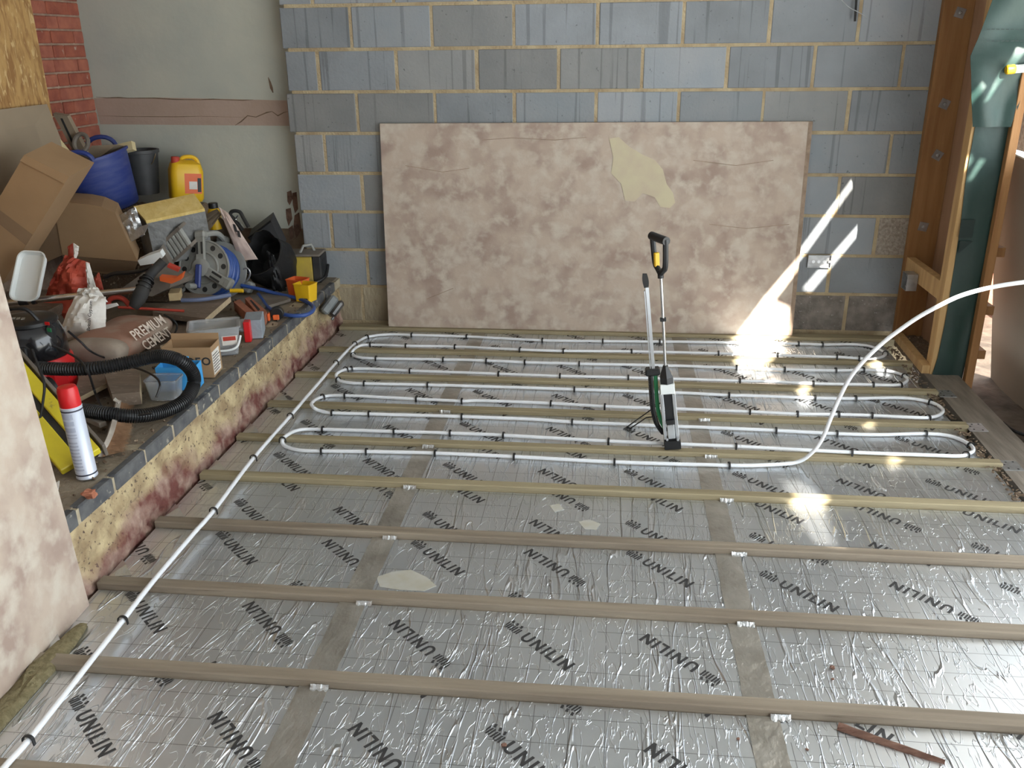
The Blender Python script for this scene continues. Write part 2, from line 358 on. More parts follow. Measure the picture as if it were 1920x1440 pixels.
mat('paper_red', (0.52, 0.085, 0.045), 0.6, c2=(0.36, 0.045, 0.025), ns=10, bump=0.5, bs=22)
mat('paper_pink', (0.62, 0.50, 0.44), 0.8, c2=(0.50, 0.38, 0.33), ns=10)
mat('paper_brown', (0.17, 0.125, 0.085), 0.85, c2=(0.11, 0.08, 0.05), ns=8)
mat('cement_sack', (0.31, 0.165, 0.115), 0.85, c2=(0.35, 0.27, 0.21), ns=5, lo=0.45, hi=0.62, bump=0.4, bs=14)
mat('cement_end', (0.37, 0.31, 0.25), 0.85, c2=(0.27, 0.21, 0.165), ns=9, bump=0.4, bs=20)
mat('cream_print', (0.66, 0.56, 0.47), 0.8)
mat('dust_wood', (0.235, 0.18, 0.135), 0.9, c2=(0.17, 0.125, 0.09), ns=6, stretch=(1, 3, 3), c3=(0.33, 0.26, 0.21), ns3=30, lo3=0.62, hi3=0.7, bump=0.3, bs=30)
mat('wood_end', (0.58, 0.47, 0.31), 0.85, c2=(0.48, 0.37, 0.23), ns=30)
mat('wood_cream', (0.50, 0.38, 0.21), 0.8, c2=(0.42, 0.31, 0.16), ns=6, stretch=(1, 5, 5))
mat('terracotta', (0.42, 0.16, 0.09), 0.9, c2=(0.33, 0.12, 0.07), ns=14, bump=0.4, bs=50)
mat('can_body', (0.62, 0.66, 0.76), 0.35, 0.25)
mat('can_print', (0.40, 0.43, 0.53), 0.5)
mat('can_line', (0.03, 0.03, 0.05), 0.5)
mat('bristle', (0.42, 0.25, 0.14), 0.9, c2=(0.30, 0.17, 0.09), ns=40)
mat('brush_wood', (0.46, 0.42, 0.37), 0.8, c2=(0.34, 0.29, 0.24), ns=14)
mat('bin_bag', (0.012, 0.012, 0.013), 0.55, bump=0.8, bs=18)
mat('dark_tub', (0.035, 0.037, 0.040), 0.55, c2=(0.06, 0.06, 0.062), ns=8)
mat('soil', (0.055, 0.040, 0.028), 0.95, c2=(0.12, 0.09, 0.065), ns=9, bump=1.0, bs=18)
mat('plasterboard', (0.34, 0.30, 0.235), 0.9, c2=(0.30, 0.265, 0.21), ns=2)
mat('debris', (0.17, 0.125, 0.085), 0.95, c2=(0.10, 0.06, 0.035), ns=60, c3=(0.40, 0.31, 0.22), ns3=60, lo3=0.6, hi3=0.66)
mat('wool', (0.26, 0.22, 0.12), 0.98, c2=(0.17, 0.14, 0.07), ns=60, bump=1.0, bs=90)
mat('splinter', (0.22, 0.12, 0.085), 0.9, c2=(0.13, 0.065, 0.045), ns=8, stretch=(1, 9, 9), bump=0.6, bs=18, bstretch=(1, 10, 10))
mat('concrete_sub', (0.13, 0.11, 0.09), 0.95, c2=(0.08, 0.065, 0.05), ns=7)
mat('roof_dark', (0.44, 0.44, 0.43), 0.9, c2=(0.40, 0.40, 0.39), ns=3)
mat('wall_render', (0.24, 0.22, 0.20), 0.9, c2=(0.20, 0.185, 0.17), ns=4)
mat('cream_stain', (0.62, 0.60, 0.50), 0.5, 0.5, c2=(0.70, 0.70, 0.66), ns=14)
mat('lime', (0.62, 0.62, 0.58), 0.9)
foil_mat()
# ================================================================== SETTING
# ---- roof: ceiling over the room plus an unseen canopy added outside to block the sun, with cut gaps
def ceiling_sun_blocker():
    Z = 2.45
    outer = [(-1.9, -12.5), (4.85, -12.5), (4.85, 0.6), (-1.9, 0.6)]
    # each gap is placed where the sun, coming down SUN_D, would have to pass to reach the lit patch
    def gap(L):
        out = []
        for u, v, ax, val in L:
            p = at(u, v, **{ax: val}); k = (Z-p.z)/SUN_D.z; q_ = p+SUN_D*k; out.append((q_.x, q_.y))
        return out
    w0, bd_, f0, mb_ = ('y', 0.0), ('y', -.10), ('z', 0.0), ('y', -.68)
    holes = [gap([(1608, 322, *w0), (1496, 475, *w0), (1432, 560, *bd_), (1378, 632, *bd_), (1368, 645, *f0), (1385, 700, *f0), (1440, 692, *f0), (1455, 665, *f0), (1478, 632, *bd_), (1476, 578, *bd_), (1452, 566, *bd_), (1508, 482, *w0), (1616, 332, *w0)]),
             gap([(1612, 420, *w0), (1503, 545, *w0), (1520, 552, *w0), (1617, 434, *w0)]),
             gap([(1640, 655, *f0), (1630, 690, *f0), (1665, 705, *f0), (1690, 680, *f0)]),
             gap([(1495, 722, *f0), (1505, 770, *f0), (1525, 770, *f0), (1515, 722, *f0)]),
             gap([(1470, 905, *f0), (1490, 960, *f0), (1535, 1028, *f0), (1576, 1032, *f0), (1545, 935, *f0), (1500, 900, *f0)]),
             gap([(1625, 795, *f0), (1622, 812, *f0), (1642, 812, *f0), (1645, 797, *f0)]),
             gap([(1662, 858, *f0), (1660, 872, *f0), (1685, 876, *f0), (1690, 862, *f0)]),
             gap([(1837, 298, *mb_), (1811, 347, *mb_), (1822, 344, *mb_), (1852, 300, *mb_)]),
             gap([(1905, 90, 'y', -.73), (1835, 205, 'y', -.73), (1850, 198, 'y', -.73), (1926, 96, 'y', -.73)]),
             gap([(1778, 590, *mb_), (1779, 608, *mb_), (1796, 600, *mb_), (1796, 588, *mb_)]),
             gap([(1762, 552, 'y', -1.88), (1762, 592, 'y', -1.88), (1842, 564, 'y', -1.88), (1842, 522, 'y', -1.88)])]
    bm = bmesh.new(); es = []
    for L in [outer]+holes:
        vs_ = [bm.verts.new((x, y, Z)) for x, y in L]
        es += [bm.edges.new((vs_[i], vs_[(i+1) % len(vs_)])) for i in range(len(vs_))]
    r = bmesh.ops.triangle_fill(bm, edges=es, use_beauty=True, use_dissolve=False)
    g = bmesh.ops.extrude_face_region(bm, geom=bm.faces[:])
    for v_ in [q for q in g['geom'] if isinstance(q, bmesh.types.BMVert)]: v_.co.z += 0.02
    bmesh.ops.recalc_face_normals(bm, faces=bm.faces[:])
    me = bpy.data.meshes.new('ceiling_sun_blocker'); bm.to_mesh(me); bm.free(); me.materials.append(MAT['roof_dark'])
    o = link('ceiling_sun_blocker', me); o['kind'] = 'structure'
ceiling_sun_blocker()

# ---- back wall of concrete blocks
wb = struct('wall_back', MB().box(-0.37, 3.32, 0.003, 0.10, -0.22, 2.44), 'mortar')
WM[wb.name] = Matrix.Identity(4)
BLK = {}
def block(x0, x1, z0, z1, m_, y0=0.0, parent=None, name='block', depth=0.03, ch=0.004):
    k = (round(x1-x0, 3), round(z1-z0, 3), m_, name, depth)
    if k not in BLK: BLK[k] = MB().obox((0, 0, 0), (x1-x0, depth, z1-z0), None, ch).mesh(name, m_)
    o = link(name, BLK[k], parent or wb, ((x0+x1)/2, y0+depth/2, (z0+z1)/2)); return o
rb = random.Random(3)
ends = {7: -.398, 6: -.389, 5: -.404, 4: -.383, 3: -.386, 2: -.384, 1: -.40, 8: -.395, 9: -.39, 0: -.39}
for r in range(0, 10):
    z0 = 0.01+0.225*r+0.008; z1 = z0+0.2095
    off = 0.0 if r % 2 else -0.206
    xs = [ends[r]]
    k = 0
    while True:
        x = off+0.45*k
        if x > 3.30: break
        if x > xs[0]+0.08: xs.append(x)
        k += 1
    xs.append(3.31)
    if r == 0: xs = [-.39, -.05, 0.32, 0.75, 1.2, 1.65, 2.1, 2.46, 2.82, 3.31]
    if r == 2: xs = [x for x in xs if x < 2.8]+[2.93, 3.31]
    for i in range(len(xs)-1):
        a, b = xs[i]+(0 if i == 0 else rb.uniform(.006, .010)), xs[i+1]-rb.uniform(.006, .010)
        m_ = rb.choice(['block_a', 'block_a', 'block_b', 'block_b', 'block_c'])
        if r == 0: m_ = 'block_tan' if a < 0.5 else 'block_dark'
        if r == 2 and a > 2.85: m_ = 'block_coarse'
        if r == 6 and i == 2: m_ = 'block_c'
        if z1 > 2.44: z1 = 2.44
        block(a, b, z0, z1, m_, y0=(-0.003 if (r == 5 and i == 0) else rb.uniform(-.001, .001)))
struct('wall_front', MB().box(-1.8, 3.3, -6.4, -6.3, -.2, 2.44), 'wall_render')
# ---- plastered stretch beside it
XL = -1.63; YP = 0.12
wp = struct('wall_back_left', MB().box(XL-.1, -0.30, YP, YP+.1, 0.56, 2.44), 'plaster')
part(wp, 'plaster_band', MB().prism([at(176, 184, y=YP-.002), at(300, 183, y=YP-.002), at(420, 185.5, y=YP-.002), at(560, 189, y=YP-.002), at(560, 236, y=YP-.002), at(420, 235, y=YP-.002), at(188, 233, y=YP-.002)], (0, .01, 0)), 'plaster_pink', world=True)
part(wp, 'bare_wall_strip', MB().box(XL-.1, -0.30, YP+.015, YP+.1, 0.2, 0.56), 'wall_bare', world=True)
def stroke(px, w, y):
    P = [at(u, v, y=y) for u, v in px]; L = []; R_ = []
    for i, p in enumerate(P):
        t_ = (P[min(i+1, len(P)-1)]-P[max(i-1, 0)]).normalized(); n_ = V((-t_.z, 0, t_.x))
        ww = w*(.35 if i in (0, len(P)-1) else 1)*(.6+.8*random.random()); L.append(p+n_*ww/2); R_.append(p-n_*ww/2)
    mb = MB(); n = len(P)
    return mb.add(L+R_, [(i, i+1, n+i+1, n+i) for i in range(n-1)])
for px, w in (([(180, 182), (200, 183.5), (222, 183), (240, 184), (290, 184), (330, 186.5), (375, 187), (400, 186), (420, 187), (455, 188), (475, 187)], .006),
              ([(180, 217), (240, 218.5), (330, 219), (376, 218), (460, 220)], .003),
              ([(441, 235), (452, 228), (464, 217), (480, 219.5), (500, 211), (510, 209), (521, 217), (532, 211), (540, 209)], .005),
              ([(503, 145), (506, 154), (509, 165), (512, 174)], .014)):
    part(wp, 'crack', stroke(px, w, YP-.003), 'wall_bare', world=True)
for px in ([(538, 360), (546, 357), (549, 372), (543, 385), (539, 378)], [(548, 362), (556, 360), (559, 392), (553, 400), (549, 384)], [(536, 392), (545, 390), (548, 410), (541, 424), (537, 410)], [(552, 404), (561, 398), (565, 432), (556, 446), (550, 428)], [(541, 428), (549, 422), (551, 445), (545, 450)]):
    part(wp, 'rust_stain', MB().prism([at(u, v, y=YP-.002) for u, v in px], (0, .004, 0)), 'stain_red', world=True)
# ---- left wall: brick return, the rest boarded
wl = struct('wall_left', MB().box(XL-.15, XL-.008, -6.5, YP+.1, -0.2, 2.44), 'brick_mortar')
for r in range(12, 32):
    z0 = 0.063+0.0748*r
    if z0 > 2.30: break
    y = YP-.01; i = 0
    seq = [0.10, 0.215, 0.215] if r % 2 else [0.215, 0.10, 0.215]
    for L_ in seq:
        L_ *= random.uniform(.92, 1.06)
        k = ('b', round(L_, 2), random.randrange(2))
        if k not in BLK: BLK[k] = MB().obox((0, 0, 0), (0.03, k[1], 0.065), None, 0.005).mesh('brick', ('brick', 'brick_b')[k[2]])
        link('brick', BLK[k], wl, (XL-.012+random.uniform(-.003, .003), y-L_/2, z0+.0325)); y -= L_+.010
# OSB sheet standing off that wall
osb_y = at(80, 100, x=-1.50).y
mb = MB().box(-1.53, -1.512, -3.2, osb_y, 0.9, 2.43)
solo('osb_board', mb, 'osb', 'large orange flaked chipboard sheet screwed up beside the red brick', 'board')

# ---- low wall (plinth) along the left
def lx(y): return -0.18+0.0085*(-y)          # x of its face
YN = -4.4; ZT = 0.29
def plinth_face(u, v):
    y = 0.0+(YN-0.0)*u; z = -0.10+(0.232+0.10)*v
    b = 0.016*noise.noise(V((y*3.1, z*9, 0)))+0.010*noise.noise(V((y*13, z*23, 4)))+.007*noise.noise(V((y*45, z*60, 8)))
    e = max(0, (0.12-z))*0.10
    return V((lx(y)-0.004+b+e-.012, y, z))
mb = MB().sheet(plinth_face, 420, 34, (-0.12, 0, 0))
pl = struct('wall_left_low', mb, 'render_tan', smooth=True)
t = MAT['render_tan'].node_tree; b = t.nodes['Principled BSDF']; tc = [n for n in t.nodes if n.type == 'TEX_COORD'][0]
sx = nd(t, 'ShaderNodeSeparateXYZ'); t.links.new(tc.outputs['Object'], sx.inputs[0])
nn = nd(t, 'ShaderNodeTexNoise'); nn.inputs['Scale'].default_value = 5; nn.inputs['Detail'].default_value = 6; t.links.new(tc.outputs['Object'], nn.inputs['Vector'])
ad = nd(t, 'ShaderNodeMath', operation='MULTIPLY_ADD'); t.links.new(nn.outputs['Fac'], ad.inputs[0]); ad.inputs[1].default_value = 0.30; t.links.new(sx.outputs['Z'], ad.inputs[2])
mr = nd(t, 'ShaderNodeMapRange'); mr.inputs['From Min'].default_value = 0.20; mr.inputs['From Max'].default_value = 0.27; mr.inputs['To Min'].default_value = 1; mr.inputs['To Max'].default_value = 0; t.links.new(ad.outputs[0], mr.inputs['Value'])
mx = nd(t, 'ShaderNodeMix', data_type='RGBA'); t.links.new(mr.outputs[0], mx.inputs['Factor']); t.links.new(b.inputs['Base Color'].links[0].from_socket, mx.inputs['A']); 
n2 = nd(t, 'ShaderNodeTexNoise'); n2.inputs['Scale'].default_value = 14; t.links.new(tc.outputs['Object'], n2.inputs['Vector'])
cr = nd(t, 'ShaderNodeMix', data_type='RGBA'); n2.inputs['Detail'].default_value = 8; m2 = nd(t, 'ShaderNodeMapRange'); m2.inputs['From Min'].default_value = .38; m2.inputs['From Max'].default_value = .66; t.links.new(n2.outputs['Fac'], m2.inputs['Value']); cr.inputs['A'].default_value = (0.15, 0.05, 0.04, 1); cr.inputs['B'].default_value = (0.40, 0.28, 0.22, 1); t.links.new(m2.outputs[0], cr.inputs['Factor']); t.links.new(cr.outputs['Result'], mx.inputs['B'])
t.links.new(mx.outputs['Result'], b.inputs['Base Color'])
def top(u, v):
    y = 0.11+(YN-0.11)*v; x = XL+(lx(y)-.018-XL)*u
    return V((x, y, ZT-.004+0.006*noise.noise(V((x*6, y*6, 0)))))
part(pl, 'ledge_top', MB().sheet(top, 24, 60, (0, 0, -0.06)), 'ledge_top', smooth=True)
part(pl, 'brick_bed', MB().prism([V((lx(0)+.000, 0.0, .235)), V((lx(YN)+.000, YN, .235)), V((lx(YN)-.1, YN, .235)), V((lx(0)-.1, 0, .235))], (0, 0, .049)), 'ledge_mortar')
ang = math.atan2(lx(YN)-lx(0), -YN)
for k in range(-7, 14):
    y0 = -2.88+0.2125*k
    if y0 > -0.12: continue
    Ln = 0.2000*random.uniform(.96, 1.0); key = ('e', round(Ln, 3))
    if key not in BLK: BLK[key] = MB().obox((0, 0, 0), (0.034, Ln, 0.058), None, 0.005).mesh('edge_brick', 'edge_brick')
    link('edge_brick', BLK[key], pl, (lx(y0)-.013+random.uniform(-.002, .002), y0+.106, ZT-.029), (random.uniform(-.01, .01), 0, ang+random.uniform(-.012, .012)))

# ---- floor: joists, foil faced insulation, tape
floor = struct('floor', MB().box(-.25, 3.05, -4.6, 0.0, -0.30, -0.12), 'concrete_sub')
JY = [-.145, -.55, -.962, -1.364, -1.746, -2.12, -2.495, -2.88, -3.262, -3.645, -4.03, -4.42]
JW = 0.045; JH = 0.023
for i, y in enumerate(JY):
    w_ = 0.075 if i == 0 else JW
    h = 0.018 if i < 5 else JH
    x1 = 3.07 if i == 0 else 3.055-.012*(-y) if y > -1.9 else 3.03
    mb = MB().obox(((lx(y)+.012+x1)/2, y+w_/2, (h-.12)/2), (x1-lx(y)-.012, w_, h+.12), RZ(random.uniform(-.0012, .0012)), 0.0035)
    part(floor, 'joist', mb, 'joist_green' if i < 6 else 'joist_grey')
SEAM = [0.655, 1.835]
TXT = {}
def letters():
    """UNILIN with its mark, as convex pieces; cap height 1"""
    q = []; x = 0.0; s = .2
    def U(x):
        c = x+.39; o_ = [[(x, .38), (x+s, .38), (x+s, 1), (x, 1)], [(x+.78-s, .38), (x+.78, .38), (x+.78, 1), (x+.78-s, 1)]]
        for i in range(8):
            a0, a1 = PI+PI*i/8, PI+PI*(i+1)/8
            o_.append([(c+.39*math.cos(a0), .38+.38*math.sin(a0)), (c+.39*math.cos(a1), .38+.38*math.sin(a1)), (c+.19*math.cos(a1), .38+.18*math.sin(a1)), (c+.19*math.cos(a0), .38+.18*math.sin(a0))])
        return o_, .78
    def N(x): return [[(x, 0), (x+s, 0), (x+s, 1), (x, 1)], [(x+.62, 0), (x+.82, 0), (x+.82, 1), (x+.62, 1)], [(x+s-.01, 1), (x+s-.01, .64), (x+.63, 0), (x+.63, .36)]], .82
    def I(x): return [[(x, 0), (x+s, 0), (x+s, 1), (x, 1)]], s
    def L(x): return [[(x, 0), (x+s, 0), (x+s, 1), (x, 1)], [(x+s, 0), (x+.6, 0), (x+.6, .19), (x+s, .19)]], .6
    for fn in (U, N, I, L, I, N):
        p, w = fn(x); q += p; x += w+(.13 if fn is L else .25)
    W = x-.25
    mk = []
    for k in range(3):                      # folded-page mark
        bx = -1.62+.43*k
        mk.append([(bx, .10), (bx+.13, .18), (bx+.13, .80), (bx, .72)])
        mk.append([(bx+.19, .22), (bx+.32, .14), (bx+.32, .76), (bx+.19, .84)])
        mk.append([(bx-.16, 1.08), (bx, .80), (bx+.13, .88), (bx+.02, 1.16)])
    mk.append([(-1.84, .95), (-1.70, .70), (-1.66, .12), (-1.80, .45)])
    return q+mk, W
LET, LW = letters()
def clip(poly, x0, x1, y0, y1):
    for ax, lim, sg in ((0, x0, 1), (0, x1, -1), (1, y0, 1), (1, y1, -1)):
        out = []
        for i in range(len(poly)):
            a, c = poly[i], poly[(i+1) % len(poly)]; da, dc = sg*(a[ax]-lim), sg*(c[ax]-lim)
            if da >= 0: out.append(a)
            if (da >= 0) != (dc >= 0):
                k = da/(da-dc); out.append((a[0]+(c[0]-a[0])*k, a[1]+(c[1]-a[1])*k))
        poly = out
        if len(poly) < 3: return None
    return poly
CAP = 0.042; TA = math.radians(-42.5)
def stamp(mb, cx, cy, rev, rect):
    """mark centre at (cx,cy); text runs down-right, or is upside down"""
    ca, sa = math.cos(TA+(PI if rev else 0)), math.sin(TA+(PI if rev else 0))
    for poly in LET:
        P = []
        for x, y in poly:
            X, Y = (x+1.1)*CAP, (y-.5)*CAP
            P.append((cx+X*ca-Y*sa, cy+X*sa+Y*ca))
        c = clip(P, *rect)
        if c: mb.add([(p[0], p[1], 0.0006) for p in c], [tuple(range(len(c)))])
rp = random.Random(5)
# rows measured off the photo: (segment, y of mark, x of a forward mark, x of an inverted mark's far end)
ROWS = {6: [(-2.378, .0)], 7: [(-2.53, .0), (-2.80, 0.0)], 8: [(-3.09, .375), (-2.80, 0.0)], 9: [(-3.39, .375)]}
for i in range(1, len(JY)):
    ya = JY[i]+JW+.003; yb = JY[i-1]-.003
    segs = [lx(yb)+.015, SEAM[0], SEAM[1], 2.995]
    for s_ in range(3):
        x0, x1 = segs[s_]+.002, segs[s_+1]-.002
        pn = part(floor, 'insulation_panel', MB().obox(((x0+x1)/2, (ya+yb)/2, -.05), (x1-x0, yb-ya, .10), None, 0.002), 'foil')
        if s_ == 2 and i == 8: continue                    # bare face on this one
        mb = MB(); rect = (x0+.003, x1-.003, ya+.003, yb-.003)
        base = {0: 0.09, 1: 0.82, 2: 1.98}[s_]
        yr = {1: -.40, 2: -.68, 3: -1.10, 4: -1.50, 5: -1.92, 6: -2.33, 7: -2.53, 8: -2.96, 9: -3.39, 10: -3.72, 11: -4.1}[i]
        if s_ == 2: yr += {7: -.09, 6: -.05}.get(i, rp.uniform(-.05, .05))
        if s_ == 0: yr += {7: .0, 8: .05}.get(i, rp.uniform(-.04, .04))
        ph = {8: .375, 9: .375}.get(i, 0.0) if s_ else {8: -.10, 9: .0, 7: .03}.get(i, 0)
        for rr_ in (-2, -1, 0, 1, 2):
            yy = yr+rr_*0.285
            for k in range(-3, 6):
                xx = base+ph+(k*0.735)+(0.0 if rr_ % 2 == 0 else 0.3675*(1 if s_ != 1 else 1))*((1 if (i % 2) else 0))
                stamp(mb, xx, yy, False, rect)
                # inverted neighbour: its mark sits at the lower right end
                stamp(mb, xx+0.3675+0.185, yy-0.165, True, rect)
        if mb.v: part(pn, 'print', mb, 'ink')
    for s_, x in enumerate(SEAM):
        xa = x-.005 if s_ == 0 else x-.012
        tl = lambda u, v, xa=xa, ya=ya, yb=yb: V((xa+0.082*u+.003*noise.noise(V((v*7, ya*3, 0))), ya-.002+(yb-ya+.004)*v, 0.0014+.0016*abs(noise.noise(V((u*5, v*9+ya*7, 2))))))
        part(floor, 'foil_tape', MB().sheet(tl, 6, 14, (0, 0, -.001)), 'tape', smooth=True)
    if i not in (2, 9, 10, 11):
        y_ = ya+.02; x_ = lx(y_)+.02
        part(floor, 'foil_flap', MB().prism([(x_-.004, y_-.008, .004), (x_+.070, y_+.004, .006), (x_+.035, y_+.04, .022), (x_+.004, y_+.075, .016)], (0, 0, .002)), 'foil_scrap')
    if 4 <= i <= 10:
        for x in SEAM:
            yc, xc = JY[i-1]-.004, x+random.uniform(0, .05)
            part(floor, 'foil_crease', MB().sheet(lambda u, v: V((xc+.05*u, yc-.016*v*(.5+.9*abs(noise.noise(V((u*4, i*3.3, 0))))), .010*(1-v)**2+.002+.005*abs(noise.noise(V((u*9+xc*5, v*4, i)))))), 14, 4, (0, 0, -.001)), 'foil_scrap', smooth=True, ang=20)

for px in ([(706, 1082), (735, 1072), (770, 1068), (800, 1082), (818, 1098), (795, 1108), (750, 1106), (712, 1100)], [(1085, 978), (1105, 974), (1126, 982), (1118, 993), (1096, 992)], [(1030, 948), (1048, 944), (1058, 955), (1040, 960)]):
    part(floor, 'cream_stain', MB().prism([at(u, v, z=.0010) for u, v in px], (0, 0, -.0006)), 'cream_stain')
# ---- right side: sill beam, nib frame, outside
sill = struct('trim_1', MB().prism([(3.068, -.60, -.12), (3.02, -2.0, -.12), (2.985, -4.5, -.12), (3.165, -4.5, -.12), (3.20, -2.0, -.12), (3.235, -.60, -.12)], (0, 0, .122)), 'sill', label='weathered timber sill beam along the opening')
for i, y in enumerate(JY[2:9]):
    X = 3.06+.019*y*.9
    pt = part(sill, 'joist_hanger', MB().box(X-.004, X+.075, y-.028, y+.062, .0022, .0042), 'galv')
    for a, b_ in ((.02, -.01), (.055, -.015), (.03, .045), (.06, .05), (.015, .02)):
        part(pt, 'nail_hole', MB().lathe([(.0045, 0), (.0045, .0008)], 8, Matrix.Translation((X+a, y+b_, .0041))), 'black_soft')
solo('wood_debris', None or (lambda mb: [mb.obox((3.02-.017*(-y_)+random.uniform(-.022, .022), y_, .004+random.uniform(0, .006)), (random.uniform(.006, .028), random.uniform(.003, .010), random.uniform(.002, .006)), Euler((random.uniform(-.4, .4), random.uniform(-.4, .4), random.uniform(0, 6))).to_matrix()) for y_ in [random.uniform(-2.9, -.25) for _ in range(420)]] and mb)(MB()), 'debris', 'brown wood chips and shavings along the foot of the sill beam', 'wood chips', kind='stuff')

struct('ground', MB().sheet(lambda u, v: V((3.22+7*u*u, 2.5-10*v, -.16+.04*noise.noise(V((u*30, v*30, 0)))+(.0 if u > .1 else -.02))), 40, 60, (0, 0, -.1)), 'soil', smooth=True)

struct('ground_bounce', MB().box(4.1, 10.0, -9.0, 1.04, -.14, -.085), 'lime', label='pale ground added outside to bounce sunlight indoors')  # pale slab added as a reflector, brightens the room with bounced sun
wr = struct('wall_right', MB().box(3.245, 3.257, -.62, .0, -.05, 2.44), 'sheath', label='timber stud nib frame with brown sheathing')
WM[wr.name] = Matrix.Identity(4)
wp_ = part(wr, 'wall_plate', MB().box(3.095, 3.245, -.047, -.001, -.03, 2.44, .002), 'timber')
for z, du in ((1.785, .075), (1.40, .062), (1.165, .085), (.86, .075), (.40, 0.07)):
    pass
for (u, v) in ((1800, 24), (1771, 195), (1758, 291), (1731, 425)):
    p = at(u, v, y=-.0485); R_ = Matrix.Rotation(random.uniform(.1, .8), 3, 'Y')
    w_ = part(wp_, 'square_washer', MB().obox((p.x, -.0495, p.z), (.048, .003, .048), R_, .0006), 'galv')
    part(w_, 'bolt', MB().lathe([(.009, 0), (.009, .008), (.005, .012)], 8, Matrix.Translation((p.x, -.051, p.z)) @ Matrix.Rotation(PI/2, 4, 'X')), 'galv', smooth=True)
part(wr, 'stud', MB().box(3.10, 3.243, -.622, -.580, .045, 2.44, .002), 'timber_pale')
part(wr, 'stud', MB().box(3.095, 3.243, -.668, -.625, .0, 2.44, .002), 'timber_pale')
part(wr, 'noggin', MB().box(3.10, 3.145, -.58, -.048, .375, .470, .002), 'timber_pale')
part(wr, 'bottom_plate', MB().prism([(3.080, -.10, .002), (3.056, -.66, .002), (3.098, -.66, .002), (3.122, -.10, .002)], (0, 0, .043)), 'timber_pale')
part(wr, 'rough_base', MB().sheet(lambda u, v: V((3.10+.14*u, -.05-.53*v, .012+.012*noise.noise(V((u*5, v*14, 0))))), 8, 20, (0, 0, -.06)), 'debris')
part(wr, 'outer_batten', MB().box(3.252, 3.290, -.722, -.683, -.06, 2.44, .002), 'timber')
for z in (.10, .33, .62, 1.35): part(wr, 'cross_batten', MB().box(3.289, 3.335, -.70, .1, z, z+.045, .002), 'timber')
# green membrane wrapped over the end of the frame
LEFT = [(1872, -40), (1861, 0), (1838, 60), (1822, 105), (1820, 150), (1822, 200), (1824, 238)]
RIGHT = [(1990, -40), (1980, 0), (1965, 60), (1945, 105), (1925, 150), (1908, 200), (1894, 238)]
def curve_at(L, t):
    k = min(int(t*(len(L)-1)), len(L)-2); f = t*(len(L)-1)-k; return (L[k][0]*(1-f)+L[k+1][0]*f, L[k][1]*(1-f)+L[k+1][1]*f)
def memb(LF, RT, yb, amp, nu=14, nv=40):
    def fn(u, v):
        a, c = curve_at(LF, v), curve_at(RT, v); p = at(a[0]*(1-u)+c[0]*u, a[1]*(1-u)+c[1]*u, y=yb)
        p.y += amp*(noise.noise(V((u*2.2, v*5, 1)))-.3*math.sin(u*PI)); return p
    return MB().sheet(fn, nu, nv, (0, .002, 0))
LL = [(1829, 236), (1819, 290), (1810, 344), (1800, 430), (1790, 498), (1780, 560), (1771, 610), (1758, 672), (1748, 702)]
RR = [(1894, 236), (1886, 290), (1876, 344), (1858, 430), (1846, 498), (1834, 560), (1824, 610), (1812, 672), (1803, 714)]
ms = part(wr, 'membrane', memb(LL, RR, -.675, .006), 'membrane', smooth=True, label='green breather membrane over the stud')
def mprint(px, y):
    return MB().prism([at(u, v, y=y) for u, v in px], (0, .0006, 0))
part(ms, 'printed_mark', mprint([(1803, 412), (1829, 412), (1823, 446), (1797, 446)], -.687), 'membrane_print')
part(ms, 'printed_arrow', mprint([(1800, 452), (1825, 452), (1796, 476)], -.687), 'membrane_print')
ms2 = part(wr, 'membrane_flap', memb(LEFT, RIGHT, -.715, .03, 18, 18), 'membrane', smooth=True, label='loose upper membrane lap')
solo_board = part(wr, 'outer_board', MB().box(3.46, 3.475, -.75, .30, 1.08, 2.2), 'block_coarse')
for v0 in (54, 76):
    for k in range(9):
        u0 = 1850+k*9
        part(ms2, 'printed_dash', MB().prism([at(u0, v0, y=-.735), at(u0+6, v0, y=-.735), at(u0+6, v0+1.6, y=-.735), at(u0, v0+1.6, y=-.735)], (0, .0006, 0)), 'membrane_print')
# ================================================================== LARGE THINGS ON THE FLOOR
# ---- shuttering ply leaning on the block wall
bl, br = at(728, 613, z=.02), at(1487, 632, z=.02)
tl_, tr_ = at(712, 232, y=-.028), at(1524, 228, y=-.028)
bl.y = -.118; br.y = -.122
q = thing('plywood_sheet', 'big pinkish stained plywood sheet leaning against the grey block wall', 'plywood', ((bl+br)/2))
part(q, 'panel', MB().prism([bl, br, tr_, tl_], (0, .018, .001)), 'ply_pink', world=True)
def on_sheet(u, v, d=.0009):
    a = bl; e1 = (br-bl).normalized(); n = (br-bl).cross(tl_-bl).normalized()
    d_ = FWD+RGT*((u-960)/F_PX)-UPV*((v-720)/F_PX); k = (a-CAM).dot(n)/d_.dot(n); p = CAM+d_*k
    return p-n*d*(1 if n.y > 0 else -1)
part(q, 'paint_smear', MB().add([on_sheet(u, v) for u, v in ((1142, 260), (1160, 257), (1180, 275), (1205, 290), (1228, 300), (1243, 318), (1250, 345), (1262, 362), (1266, 380), (1256, 390), (1238, 388), (1228, 370), (1205, 362), (1190, 378), (1172, 376), (1165, 345), (1146, 325), (1150, 295))], [tuple(range(18))]), 'paint_smear', world=True, label='pale greenish filler smear')
